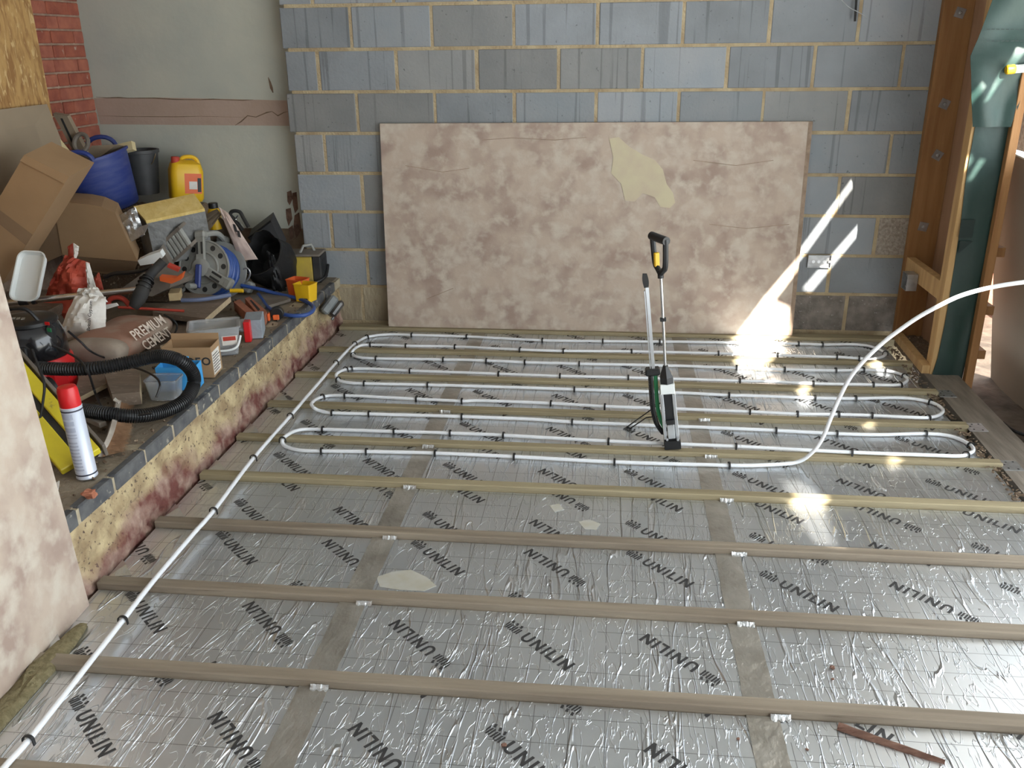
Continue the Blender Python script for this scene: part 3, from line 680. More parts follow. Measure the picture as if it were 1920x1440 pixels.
for px in ([(905, 262), (960, 258), (1040, 262), (1100, 257)], [(760, 310), (830, 322), (880, 315)], [(1300, 300), (1380, 310), (1450, 300)], [(800, 560), (850, 540)], [(1330, 420), (1400, 428), (1480, 420)]):
    P = [on_sheet(u, v) for u, v in px]; P2 = [on_sheet(u, v+1.0) for u, v in px]; n = len(P)
    part(q, 'scratch', MB().add(P+P2, [(i, i+1, n+i+1, n+i) for i in range(n-1)]), 'ply_edge', world=True)
part(q, 'edge_strip', MB().prism([br+V((.0005, -.0006, 0)), tr_+V((.0005, -.0006, 0)), tr_+V((-.022, -.0006, 0)), br+V((-.022, -.0006, 0))], (0, .0005, 0)), 'ply_edge', world=True)
# ---- shuttering ply standing on the floor against the low wall, near the camera
b0 = V((-.118, -2.968, .001)); bx_ = V((-.078, -4.19, .001)); h_ = V((-.06, 0.0, 1.218))
q = thing('plywood_sheet', 'blotchy pink plywood sheet standing on edge against the low brick wall', 'plywood', (b0+bx_)/2)
part(q, 'panel', MB().prism([b0, bx_, bx_+h_, b0+h_], (-.012, 0, 0)), 'ply_pink', world=True)

# ---- white heating pipe
PX = [(-40, 1500), (13, 1433), (53, 1388), (140, 1278), (230, 1163), (287, 1090), (363, 1000), (400, 958), (475, 859), (544, 780), (630, 680), (659, 650), (675, 638), (692, 631), (728, 627), (772, 628), (875, 631), (1017, 638), (1130, 639.5), (1237, 640.5), (1369, 642), (1497, 644.5), (1542, 646), (1594, 645.5), (1625, 648), (1648, 655), (1660, 663), (1652, 670), (1630, 672.5), (1606, 671.5), (1569, 669.5), (1458, 666), (1347, 662.5), (1184, 659), (1056, 658), (975, 655.5), (853, 650), (761, 648.5), (694, 646.5), (673, 649), (661, 658), (662, 665), (674, 670), (705, 672), (831, 674), (912, 676), (984, 679), (1086, 682), (1237, 685), (1381, 689.5), (1471, 692.5), (1567, 694.5), (1619, 693.5), (1661, 695), (1690, 702), (1701, 711), (1695, 718), (1678, 722), (1625, 721), (1525, 719), (1436, 715), (1387, 714), (1178, 708), (1050, 705), (935, 701), (769, 695), (700, 691.5), (659, 691.5), (641, 695), (630, 703), (636, 713), (655, 717.5), (683, 719), (802, 721.5), (994, 727), (1077, 730), (1241, 735), (1367, 741), (1400, 741.5), (1528, 746), (1604, 747), (1692, 746), (1744, 754), (1767, 767), (1763, 777), (1747, 782), (1724, 783), (1635, 779), (1572, 777), (1495, 776), (1406, 772), (1212, 764.5), (1134, 762), (1033, 756), (900, 751), (866, 752), (781, 748), (647, 741.5), (605, 744), (585, 755), (588, 764), (600, 770), (623, 774), (692, 776), (866, 781), (1000, 786), (1073, 791), (1212, 797), (1400, 804.5), (1455, 807), (1569, 813), (1650, 815), (1736, 813), (1783, 818), (1817, 833), (1825, 844), (1815, 851), (1797, 855), (1733, 853), (1597, 848), (1400, 838), (1380, 837), (1141, 827), (944, 816), (844, 812), (739, 809), (605, 805), (562, 806), (538, 816), (529, 827), (536, 837), (562, 844), (603, 845.5), (687, 846.5), (816, 849.5), (964, 856), (1152, 866), (1367, 872.5), (1431, 872)]
RISE = [(1492, 867, -1.80), (1522, 849, -1.81), (1542, 822, -1.81), (1558, 783, -1.82), (1572, 750, -1.82), (1594, 708, -1.83), (1622, 674, -1.84), (1656, 642, -1.84), (1689, 617, -1.85), (1722, 594.5, -1.86), (1761, 573, -1.87), (1802, 554, -1.88), (1857, 539, -1.90), (1920, 529, -1.92), (2010, 520, -1.95), (2120, 520, -2.0)]
PR = 0.0082
on_joist = lambda y: any(a-.006 < y < a+JW+.006 for a in JY[1:])
ZP = [.034 if i < 9 else .034-.0235*(i-8)/5 if i < 13 else .0105 for i in range(len(PX))]
def lift(p):
    d = min(abs(p.y-(a+JW/2)) for a in JY[1:]); w = max(0, 1-max(0, d-.024)/.075)
    return .0105+(.0195 if p.y > -1.8 else .0245)*w*w*(3-2*w)
base = []
for (u, v), z in zip(PX, ZP):
    p = at(u, v, z=z)
    for _ in range(3):
        p = at(u, v, z=max(z, lift(p)))
    base.append(p)
path = spline(base, 6)
rise = [at(u, v, y=y) for u, v, y in RISE]
full = path+spline([path[-1]]+rise, 6)[1:]
pipe = solo('heating_pipe', MB().tube(full, PR, 8), 'pipe_white', 'long white underfloor heating pipe laid in loops with its free end rising', 'pipe', smooth=True, ang=60)
# ---- black staple clips over the pipe
ck = MB()
arc = [V((0, math.cos(a)*.0118, .004+math.sin(a)*.0118)) for a in [PI*k/8 for k in range(9)]]
arc = [V((0, .0125, -.010))]+arc+[V((0, -.0125, -.010))]
L_ = []
for k, p in enumerate(arc):
    q_ = V((0, p.y*1.22, p.z*1.0+.0025 if p.z > -.005 else p.z)); L_.append((p, q_))
ring = []
for p, q_ in L_: ring.append([V((-.0042, p.y, p.z)), V((.0042, p.y, p.z)), V((.0042, q_.y, q_.z)), V((-.0042, q_.y, q_.z))])
ck.loops(ring); CLIP = ck.mesh('pipe_clip', 'black_plastic')
CL = [(53, 1388), (230, 1163), (398, 960), (476, 858), (544, 780), (630, 681), (690, 632), (772, 628), (875, 631), (1017, 638), (1130, 640), (1237, 641), (1494, 644.5), (1542, 646), (1659, 663), (1606, 671), (1569, 669), (1458, 666), (1347, 662), (1184, 659), (1056, 658), (975, 656), (853, 650), (761, 648), (694, 646), (674, 649), (662, 665), (705, 672), (831, 674), (912, 676), (984, 679), (1086, 682), (1381, 689), (1471, 692), (1567, 694), (1619, 693), (1661, 695), (1695, 705), (1678, 722), (1625, 721), (1525, 719), (1387, 714), (1178, 708), (1050, 705), (935, 701), (769, 695), (659, 691), (641, 695), (636, 713), (683, 719), (802, 721), (1077, 730), (1367, 741), (1528, 746), (1604, 747), (1744, 754), (1724, 783), (1635, 779), (1572, 777), (1495, 776), (1406, 772), (1134, 762), (1033, 756), (866, 752), (781, 748), (647, 741), (605, 744), (623, 774), (692, 776), (866, 781), (1073, 791), (1455, 807), (1569, 813), (1736, 813), (1820, 836), (1797, 855), (1597, 848), (1380, 837), (1141, 827), (944, 816), (844, 812), (739, 809), (605, 805), (530, 832), (603, 845), (687, 846), (816, 849), (964, 856), (1152, 866), (1367, 872)]
ORD = 'first second third fourth fifth sixth seventh eighth ninth tenth eleventh twelfth thirteenth fourteenth'.split()
lab_of = {}; lo_ = 0
for r_, hi_ in enumerate([6, 15, 27, 38, 49, 56, 67, 75, 84, 90]):
    idx = list(range(lo_, min(hi_, len(CL)))); lo_ = hi_
    idx.sort(key=lambda i: CL[i][0] if r_ else CL[i][1])
    for n_, i in enumerate(idx):
        lab_of[i] = ('%s black clip from the block wall on the long pipe beside the low wall' % ORD[n_]) if r_ == 0 else ('%s black clip from the low wall on the %s pipe run from the block wall' % (ORD[n_], ORD[r_-1]))
for ci, (u, v) in enumerate(CL):
    c = at(u, v, z=.034 if v > 855 and u < 480 else .0105); k = min(range(1, len(path)-1), key=lambda i: (path[i].xy-c.xy).length)
    p = path[k]; d = path[k+1]-path[k-1]
    o = link('pipe_clip', CLIP, None, (p.x, p.y, p.z-.003), (0, 0, math.atan2(d.y, d.x)))
    o['label'] = lab_of[ci]; o['category'] = 'clip'; o['group'] = 'black clips along the heating pipe'

# ---- tacker tool standing on the floor
yt = -1.70
W_ = lambda u, v, y=yt: at(u, v, y=y)
tk = thing('pipe_stapler', 'upright heating pipe stapler with black handle, steel rod and green clip magazine', 'stapler', at(1262, 836, z=.005))
def bar(px, w, dpt, y=yt, ch=.002):
    a, c = W_(*px[0], y), W_(*px[1], y); z = (c-a); R_ = Matrix((V((0, 1, 0)).cross(z).normalized(), V((0, 1, 0)), z.normalized())).transposed()
    x = V((0, 1, 0)).cross(z).normalized(); yy = z.normalized().cross(x); R_ = Matrix((x, yy, z.normalized())).transposed()
    return MB().obox((a+c)/2, (w, dpt, z.length), R_, ch)
ft = part(tk, 'foot', bar([(1261, 837), (1260, 822)], .068, .065), 'black_plastic', world=True)
for du in (-10, 10): part(ft, 'bolt', MB().lathe([(.005, 0), (.005, .006)], 8, Matrix.Translation(W_(1261+du, 824, yt-.036)) @ Matrix.Rotation(PI/2, 4, 'X')), 'alu', world=True)
bd = part(tk, 'body', bar([(1260, 823), (1251, 735)], .034, .040), 'black_plastic', world=True)
for du in (-11.5, 11.5): part(bd, 'side_rail', bar([(1259+du, 820), (1251+du, 735)], .014, .050), 'alu', world=True)
part(bd, 'striker_plate', bar([(1259, 818), (1256.5, 792)], .030, .056), 'alu', world=True)
part(bd, 'slide_block', bar([(1256, 791), (1255, 783)], .032, .060), 'black_plastic', world=True)
part(tk, 'label_band', bar([(1251.5, 735), (1250.5, 717)], .058, .056), 'white_plastic', world=True)
a, c = W_(1250.5, 717), W_(1247.5, 685); ax = (c-a); M_ = Matrix.Translation(a) @ ax.to_track_quat('Z', 'Y').to_matrix().to_4x4()
part(tk, 'neck', MB().lathe([(.030, 0), (.030, ax.length*.35), (.012, ax.length*.95), (.009, ax.length)], 6, M_), 'black_plastic', world=True)
part(tk, 'rod', MB().tube([W_(1247.5, 688), W_(1239, 508)], .0062, 10), 'steel', True, world=True)
part(tk, 'rod_clamp', bar([(1243.4, 602), (1243.1, 596)], .024, .022), 'black_plastic', world=True)
# D handle: yoke and grip, turned a little
hb, ht = W_(1238.5, 512), W_(1235.5, 449); zd = (ht-hb).normalized(); xd = V((.45, -.89, 0)).normalized(); hl = (ht-hb).length
loop = [hb-zd*.012, hb+zd*.006]
for sgn in (1, -1):
    pts = [hb-zd*.004, hb+zd*.012+xd*.018*sgn, hb+zd*.035+xd*.040*sgn, hb+zd*(hl-.01)+xd*.050*sgn, hb+zd*(hl+.008)+xd*.050*sgn]
    part(tk, 'handle_arm', MB().tube(spline(pts, 4), .0115, 8), 'black_plastic', True, world=True)
part(tk, 'handle_grip', MB().tube([hb+zd*(hl+.004)-xd*.058, hb+zd*(hl+.004)+xd*.058], .0165, 12), 'black_plastic', True, world=True)
part(tk, 'handle_collar', MB().tube([hb-zd*.02, hb+zd*.012], .012, 10), 'black_plastic', True, world=True)
part(tk, 'handle_insert', MB().obox(hb+zd*.045-xd*.026, (.014, .020, .062), frame(xd, zd), .002), 'yellow_plastic', world=True)
# magazine rail
ym = yt+.012
part(tk, 'magazine_rail', bar([(1225, 692), (1213, 538)], .014, .020, ym, .001), 'alu', world=True)
part(tk, 'rail_lip', bar([(1219.5, 692), (1208.5, 545)], .005, .016, ym, .001), 'alu', world=True)
part(tk, 'rail_clip', MB().sheet(lambda u, v: W_(1206+8*u+4*math.sin(v*PI)*(u-.5)-1+v*3, 514+26*v, ym), 4, 6, (0, .012, 0)), 'black_soft', world=True)
part(tk, 'rail_ring', bar([(1224, 702), (1223, 690)], .060, .05, ym, .006), 'black_plastic', world=True)
cv = spline([W_(u, v, ym) for u, v in ((1229, 700), (1231, 740), (1234, 770), (1240, 790), (1249, 808))], 6)
part(tk, 'magazine_arm', MB().tube(cv, .0085, 8), 'green_paint', True, world=True)
cs = spline([W_(u, v, ym) for u, v in ((1221, 702), (1223, 740), (1226, 770), (1233, 795), (1246, 814))], 6)
cr_ = MB().tube(cs, .0075, 8); part(tk, 'clip_strip', cr_, 'black_plastic', True, world=True)
for i in range(1, len(cs)-1):
    for f in (0, .5):
        p = cs[i].lerp(cs[i+1], f); part(tk, 'loaded_clip', MB().obox(p-V((.007, 0, 0)), (.012, .016, .0022)), 'black_plastic', world=True)
gp = [W_(1243, 752, yt), at(1175, 801, z=.002), at(1182, 803, z=.002), W_(1212, 783, yt+.05), W_(1240, 780, yt+.02)]
part(tk, 'wire_stand', MB().tube(gp, .0028, 6), 'black_plastic', True, world=True)

# ---- right hand bits
bxp = at(1536, 490, y=-.01)
q = thing('back_box', 'galvanised double socket back box let into the block wall', 'socket box', bxp)
MM = Matrix.Rotation(PI/2, 4, 'X')
part(q, 'tray', MB().tub(.128, .072, .018, .0025, taper=1.0).xf(MM @ Matrix.Translation((0, 0, -.009))), 'galv')
for dx in (-.055, .055): part(q, 'lug', MB().obox((dx, -.006, 0), (.012, .003, .014), None, .0005), 'galv')
for dx in (-.03, .0, .03): part(q, 'knockout', MB().lathe([(.009, 0), (.009, .0012)], 12, Matrix.Translation((dx, .0068, -.004)) @ MM), 'alu')
sbp = at(1716, 527, x=3.098)
q = thing('back_box', 'small galvanised metal socket box screwed to the noggin', 'socket box', sbp)
MM = Matrix.Rotation(-PI/2, 4, 'Y')
part(q, 'tray', MB().tub(.090, .085, .055, .002, taper=1.0).xf(MM @ Matrix.Translation((0, 0, .002))), 'galv')
for dz in (-.03, .03): part(q, 'lug', MB().obox((-.046, 0, dz), (.003, .014, .010)), 'galv')
q = solo('cable_stub', MB().tube(spline([at(1606, -14, y=-.03), at(1605, 10, y=-.035), at(1603, 40, y=-.04)], 4), .006, 8), 'black_soft', 'grey cable stub with bare end hanging down the block wall', 'cable', smooth=True)
part(q, 'bare_wire', MB().tube(spline([at(1570, -10, y=-.03), at(1590, 12, y=-.04), at(1612, 24, y=-.045), at(1625, 33, y=-.05)], 4), .002, 6), 'galv', True, world=True)
yg = -.745; a_, c_ = at(1886, 131, y=yg), at(1990, 122, y=yg); M_ = Matrix.Translation(a_) @ (c_-a_).to_track_quat('Z', 'Y').to_matrix().to_4x4()
q = thing('sealant_tube', 'yellow capped white tube tucked by the green membrane', 'tube', a_)
part(q, 'cap', MB().lathe([(.016, 0), (.020, .004), (.020, .035), (.018, .038)], 16, M_), 'yellow_plastic', True, world=True)
part(q, 'barrel', MB().lathe([(.018, .038), (.018, .20)], 16, M_), 'white_plastic', True, world=True)
# plasterboard leaning on the outside of the frame
A = V((3.561, -.294, -.16)); B = V((3.555, -1.75, -.16)); T = at(1890, 313, x=3.34); 
TA_ = V((3.345, -.36, 1.10)); TB_ = V((3.345, -1.75, 1.0))
solo('plasterboard_sheet', MB().prism([A, B, TB_, TA_], (.0125, 0, .002)), 'plasterboard', 'dull grey plasterboard sheet leaning outside the opening on bare soil', 'plasterboard')
struct('wall_garden', MB().box(3.32, 7.0, 1.05, 1.27, -.2, 0.55), 'brick_b', label='sunlit red brick garden wall outside')
struct('wall_garden_coping', MB().box(3.3, 7.02, 1.02, 1.30, .55, .62), 'lime')
solo('cable', MB().tube(spline([at(1880, 793, z=-.06), at(1898, 806, z=-.12), at(1925, 816, z=-.13), at(1990, 830, z=-.13)], 5), .008, 8), 'black_plastic', 'black cable trailing over the bare soil outside', 'cable', smooth=True)
# splinter of wood and crumbs on the foil
a_, c_ = at(1572, 1358, z=.010), at(1772, 1428, z=.006)
def spl(u, v):
    p = a_.lerp(c_, u); n_ = (c_-a_).cross(V((0, 0, 1))).normalized(); w = .026*(1-.5*u)*(1 if u < .86 else (1.02-u)/.16)+.0015
    return p+n_*(v-.5)*w+V((0, 0, .005*math.cos((v-.5)*5)+.002*noise.noise(V((u*9, v*3, 0)))))
solo('wood_splinter', MB().sheet(spl, 20, 4, (0, 0, -.004)), 'splinter', 'long reddish brown splinter of wood on the silver foil', 'splinter', smooth=True, ang=25)
for k, (u, v, s_, lb_) in enumerate(((1561, 1251, .010, 'largest dark red crumb on the plain foil panel without print'), (1561, 1273, .006, 'smaller dark crumb just below the red one on the plain panel'), (945, 1397, .009, 'dark crumb touching the printed letter U on the foil'), (1384, 1385, .006, 'dark speck beside the foil tape below the nearest full joist'), (1513, 1405, .005, 'tiny dark speck on foil beside the wood splinter'))):
    solo('grit_crumb', MB().blob(s_*1.5, s_, s_, 8, 6, nz=s_*.3, sc=200, seed=k).xf(Matrix.Translation(at(u, v, z=s_*.5))), 'splinter', lb_, 'crumb', 'grit crumbs on the foil')
# mineral wool poking out below the near ply
solo('mineral_wool', MB().blob(.07, .62, .035, 26, 12, pw=.9, nz=.022, sc=28, seed=3).xf(Matrix.Translation((-.075, -3.36, .008))), 'wool', 'tuft of olive mineral wool squeezed below the near plywood sheet', 'insulation', smooth=True)
# ================================================================== CLUTTER ON THE LEDGE
ZL = ZT+.002
def poly(px, **k): return [at(u, v, **k) for u, v in px]
def base_thing(name, label, cat, u, v, z=ZL, yaw=0.0, rot=None, group=None):
    return thing(name, label, cat, at(u, v, z=z), rot if rot is not None else (0, 0, yaw), group)
def pxsheet(quad, y, nu, nv, bulge, wr, seed, th=.004, tilt=0.0):
    """crumpled sheet spanning a pixel quad TL,TR,BR,BL at depth y"""
    def fn(u, v):
        a = V(quad[0]).lerp(V(quad[1]), u); c = V(quad[3]).lerp(V(quad[2]), u); w = a.lerp(c, v)
        p = at(w.x, w.y, y=y-tilt*v); k = math.sin(u*PI)**.6*math.sin(min(1, v*1.02)*PI)**.6 if 0 < u < 1 and 0 < v < 1 else 0
        p += V((0, -1, .25))*(bulge*k)+V((.4, -1, .4))*(wr*noise.noise(V((u*5+seed, v*5, seed*2)))+wr*.5*noise.noise(V((u*13, v*12+seed, 3))))
        return p
    return MB().sheet(fn, nu, nv, (.004, th, -.002))

# ---- heap carrying the things at the back
def heap(u, v):
    x = -1.60+.70*u; y = -.62+.72*v
    k = min(1, max(0, (y+.56)/.20)); k = k*k*(3-2*k); e = min(1, max(0, (-.90-x)/.10)); e = e*e*(3-2*e)
    return V((x, y, max(.297, .27+(.44*k)*e+.035*noise.noise(V((x*8, y*8, 0)))+.02*noise.noise(V((x*21, y*21, 5))))))
solo('rubble_heap', MB().sheet(heap, 40, 40, (0, 0, -.004)), 'debris', 'heap of dusty rubble and offcuts under the blue tub and buckets', 'rubble', smooth=True, ang=30, kind='stuff')

# ---- boards and cardboard at the far left
xa = -1.485
solo('board_sheet', MB().prism([at(-40, 210, x=xa), at(88, 195, x=xa), at(142, 330, x=-1.40), at(-40, 420, x=-1.44)], (-.012, 0, -.004)), 'board_grey', 'grey brown sheet of board leaning on the flaked chipboard', 'board')
p0, p1, p2, p3 = poly([(46, 290), (130, 331), (2, 535), (-60, 470)], y=-1.25)
q = thing('cardboard_box', 'large brown cardboard box tipped on its corner over the clutter', 'box', (p2+p3)/2)
part(q, 'body', MB().prism([p0, p1, p2, p3], (.0, .22, .035)), 'card', world=True)
part(q, 'flap', MB().prism([p0+V((0, -.002, 0)), p1+V((0, -.002, 0)), p1.lerp(p2, .06)+V((0, -.008, 0)), p0.lerp(p3, .06)+V((0, -.008, 0))], (0, .006, 0)), 'card', world=True)
part(q, 'tape_strip', MB().add([p0.lerp(p3, .52)+V((0, -.0015, 0)), p1.lerp(p2, .52)+V((0, -.0015, 0)), p1.lerp(p2, .62)+V((0, -.0015, 0)), p0.lerp(p3, .62)+V((0, -.0015, 0))], [(0, 1, 2, 3)]), 'card_dark', world=True)
F = poly([(99, 378), (165, 383), (190, 388), (216, 400), (258, 490), (190, 485), (117, 478)], y=-.78)
q = thing('cardboard_box', 'brown cardboard carton with a plain front standing beside the foil insulation offcut', 'box', F[5])
part(q, 'body', MB().prism(F, (-.09, .20, .02)), 'card', world=True)
part(q, 'flap', MB().prism([F[4]+V((0, -.002, -.002)), F[5]+V((0, -.002, -.002)), F[6]+V((0, -.002, -.002))]+poly([(132, 505), (200, 514), (250, 512)], y=-.74), (0, .005, 0)), 'card_dark', world=True)
part(q, 'side_flap', MB().prism(poly([(99, 378), (117, 478), (70, 500), (66, 425)], y=-.775), (0, .004, 0)), 'card_dark', world=True)
# timber offcut, pale wedge, ring behind the tub
q = solo('timber_offcut', MB().prism(poly([(99, 213), (126, 218), (152, 268), (168, 296), (146, 300)], y=-.42), (.0, .03, .006)), 'board_grey', 'grey timber offcut leaning behind the blue tub by the brick', 'timber')
part(q, 'groove', MB().prism(poly([(113, 222), (117, 222), (142, 275), (138, 276)], y=-.4215), (0, .001, 0)), 'black_soft', world=True)
solo('plywood_offcut', MB().prism(poly([(104, 261), (146, 313), (130, 322), (92, 308)], y=-.60), (.02, .012, .0)), 'pale_ply', 'pale cream offcut of board wedged between the big boxes', 'offcut')
cc = at(152, 268, y=-.46); solo('hose_ring', MB().tube([cc+V((.040*math.cos(a), .02*math.sin(a), .045*math.sin(a))) for a in [2*PI*k/20 for k in range(20)]], .012, 8, True), 'grey_brown', 'small brown ring hung on the leaning timber offcut', 'ring', smooth=True)

# ---- blue flexible tub
tc_ = at(210, 390, y=-.36)
q = thing('flexible_tub', 'dark blue rubber builders tub with handles filled with scraps', 'tub', tc_, (0.10, -.20, .2))
part(q, 'shell', MB().lathe([(.145, 0), (.155, .01), (.195, .29), (.207, .292), (.207, .305), (.190, .306), (.147, .02)], 32), 'blue_plastic', True, ang=50)
for sgn in (1, -1):
    hp = [V((sgn*.085*math.cos(a)*1.0, -.205 if sgn > 0 else .205, .30+.062*math.sin(a))) for a in [PI*k/10 for k in range(11)]]
    part(q, 'handle', MB().tube(hp, .013, 8), 'blue_plastic', True)
solo('plaster_sack', MB().prism(poly([(148, 305), (172, 273), (218, 271), (200, 285), (170, 306)], y=-.40), (.02, .08, -.02)), 'board_grey', 'crumpled grey sack end poking out of the blue tub', 'sack')
solo('card_scrap', MB().prism(poly([(196, 284), (214, 272), (246, 264), (249, 280), (232, 284), (205, 298)], y=-.33), (.01, .02, -.01)), 'pale_ply', 'tan card scrap sticking up out of the blue tub', 'card')
solo('card_scrap', MB().prism(poly([(131, 330), (149, 325), (147, 336), (130, 356), (113, 362), (120, 345)], y=-.70), (.01, .03, .0)), 'card', 'folded card corner sticking out below the rim of the blue tub', 'card')
# ---- black bucket
bp_ = at(279, 361, y=.0)
q = thing('bucket', 'black builders bucket between the blue tub and the yellow canister', 'bucket', (bp_.x, -.03, bp_.z))
part(q, 'shell', MB().lathe([(.075, 0), (.100, .235), (.108, .237), (.108, .255), (.096, .256), (.072, .006)], 28), 'dark_tub', True, ang=50)
part(q, 'handle', MB().tube([V((.105*math.cos(a), .105*math.sin(a)*.35-.02, .235-.09*abs(math.sin(a)))) for a in [PI+PI*k/12 for k in range(13)]], .003, 6), 'steel', True)
# ---- yellow canister
jp = at(350, 376, y=-.06)
q = thing('jerrycan', 'yellow plastic canister with a red cap and label against the plaster', 'canister', jp, (0.0, 0.10, .62))
def rrect(a, b, z, r, ox=0, oy=0, n=4):
    P = []
    for cx, cy, a0 in ((1, -1, -90), (1, 1, 0), (-1, 1, 90), (-1, -1, 180)):
        for i in range(n+1):
            w = math.radians(a0+90*i/n); P.append(V((ox+cx*(a/2-r)+r*math.cos(w), oy+cy*(b/2-r)+r*math.sin(w), z)))
    return P
part(q, 'body', MB().loops([rrect(.165, .125, 0, .03), rrect(.185, .145, .02, .035), rrect(.185, .145, .175, .035), rrect(.165, .12, .215, .035), rrect(.11, .06, .236, .025, -.01)]), 'yellow_plastic', True, ang=35)
part(q, 'handle', MB().tube(spline([V((-.03, 0, .222)), V((-.012, 0, .248)), V((.03, 0, .254)), V((.062, 0, .240)), V((.078, 0, .20))], 4), .012, 8), 'yellow_plastic', True)
part(q, 'cap', MB().lathe([(.024, .215), (.024, .250), (.021, .254)], 14, Matrix.Translation((-.058, -.02, 0))), 'red_dusty', True)
lb = part(q, 'label', MB().prism([(-.02, -.0735, .05), (.075, -.0735, .05), (.075, -.0735, .165), (-.02, -.0735, .165)], (0, .001, 0)), 'orange_plastic')
part(lb, 'label_panel', MB().prism([(.005, -.0745, .075), (.05, -.0745, .075), (.05, -.0745, .12), (.005, -.0745, .12)], (0, .0008, 0)), 'paper_white')
part(lb, 'label_band', MB().prism([(.052, -.0745, .06), (.072, -.0745, .06), (.072, -.0745, .14), (.052, -.0745, .14)], (0, .0008, 0)), 'ink')
# ---- small yellow bottle, almost hidden
bp_ = at(401, 396, y=-.30)
q = thing('bottle', 'small yellow bottle with a black cap showing above the paper sack', 'bottle', bp_)
part(q, 'body', MB().lathe([(.036, -.10), (.036, -.01), (.030, .012), (.022, .018)], 16), 'yellow_plastic', True)
part(q, 'cap', MB().lathe([(.026, .018), (.026, .046), (.022, .048)], 14), 'black_plastic', True)
# ---- foil faced insulation offcut
P1, P2, P4, P3 = at(251, 388, y=-.60), at(364, 364, y=-.42), at(274, 415, y=-.68), at(384, 392, y=-.50)
q = thing('insulation_offcut', 'thick offcut of foil faced insulation board showing its yellow foam edge', 'insulation', (P1+P4)/2-V((0, 0, .2)))
part(q, 'board', MB().prism([P1, P2, P3, P4], (.0, .03, -.25)), 'foam_foil', world=True)
part(q, 'foam_core', MB().prism([P1+V((0, -.003, .004)), P2+V((0, -.003, .004)), P3+V((0, -.003, .004)), P4+V((0, -.003, .004))], (0, .004, -.016)), 'foam', world=True)
part(q, 'torn_foil', pxsheet([(222, 405), (252, 388), (270, 440), (240, 455)], -.70, 10, 10, .02, .02, 4), 'foil_scrap', True, world=True)
part(q, 'foil_fold', MB().prism(poly([(243, 447), (262, 425), (279, 420), (270, 438), (247, 452)], y=-.72), (0, .01, 0)), 'foil_scrap', world=True)
# ---- torn open paper sack
q = thing('paper_sack', 'torn open brown paper sack with a pale printed edge behind the hose reel', 'sack', at(420, 480, y=-.35))
part(q, 'left_panel', pxsheet([(345, 420), (406, 392), (414, 402), (352, 480)], -.38, 8, 8, .01, .01, 2), 'paper_brown', True, world=True)
part(q, 'lining', pxsheet([(404, 400), (428, 420), (462, 490), (360, 480)], -.34, 10, 10, -.05, .01, 9), 'paper_brown', True, world=True)
pe = part(q, 'torn_edge', pxsheet([(409, 388), (426, 399), (482, 486), (450, 488)], -.40, 8, 16, .012, .008, 6), 'paper_pink', True, world=True)
for a_, c_ in (((436, 420), (446, 436)), ((444, 432), (452, 446))): part(pe, 'print', MB().prism(poly([a_, (a_[0]+5, a_[1]+1), c_, (c_[0]-6, c_[1]-2)], y=-.432), (0, .001, 0)), 'ink', world=True)
# ---- grey tub tipped over, loop handle
F = poly([(466, 447), (508, 415), (533, 467), (502, 478), (484, 474)], y=-.13)
q = thing('tub', 'black plastic tub with a scuffed white label tipped against the bare wall', 'tub', F[3])
part(q, 'shell', MB().prism(F, (-.03, .13, .03)), 'dark_tub', world=True)
part(q, 'rim', MB().tube([F[0]+V((0, -.004, .003)), F[1]+V((0, -.004, .003))], .006, 8), 'black_plastic', True, world=True)
part(q, 'label', MB().prism(poly([(477, 441), (490, 434), (507, 469), (498, 473)], y=-.1315), (0, .001, 0)), 'galv', world=True)
hp = poly([(455, 432), (440, 412), (432, 403), (436, 396), (449, 397), (456, 408), (466, 426)], y=-.12)
q = solo('spring_clamp', MB().tube(spline(hp, 4), .011, 8), 'black_soft', 'black looped clamp handle standing against the plaster', 'clamp', smooth=True)
part(q, 'wire', MB().tube(spline(poly([(446, 404), (442, 411), (450, 418), (458, 428)], y=-.13), 4), .003, 6), 'steel', True, world=True)
# ---- slotted plastic grate
G = poly([(293, 462), (334, 425), (352, 470), (318, 500)], y=-.62)
q = thing('plastic_grate', 'grey brown slotted plastic drain channel propped behind the hose reel', 'grate', G[3])
ex = (G[1]-G[0]); ey = (G[3]-G[0])
for k in (0, 1):
    o_ = G[0] if k == 0 else G[0]+ey*.86
    part(q, 'side_rail', MB().prism([o_, o_+ex, o_+ex+ey*.14, o_+ey*.14], (.01, .06, .02)), 'grey_brown', world=True)
for k in range(7):
    o_ = G[0]+ex*(.02+.148*k)+ey*.14
    part(q, 'slat', MB().prism([o_, o_+ex*.07, o_+ex*.07+ey*.72, o_+ey*.72], (.005, .02, .008)), 'grey_plastic', world=True)
solo('plastic_offcut', MB().prism(poly([(296, 470), (302, 463), (330, 515), (322, 522)], y=-.68), (.0, .03, .01)), 'grey_brown', 'narrow brown plastic strip leaning under the slotted channel', 'strip')
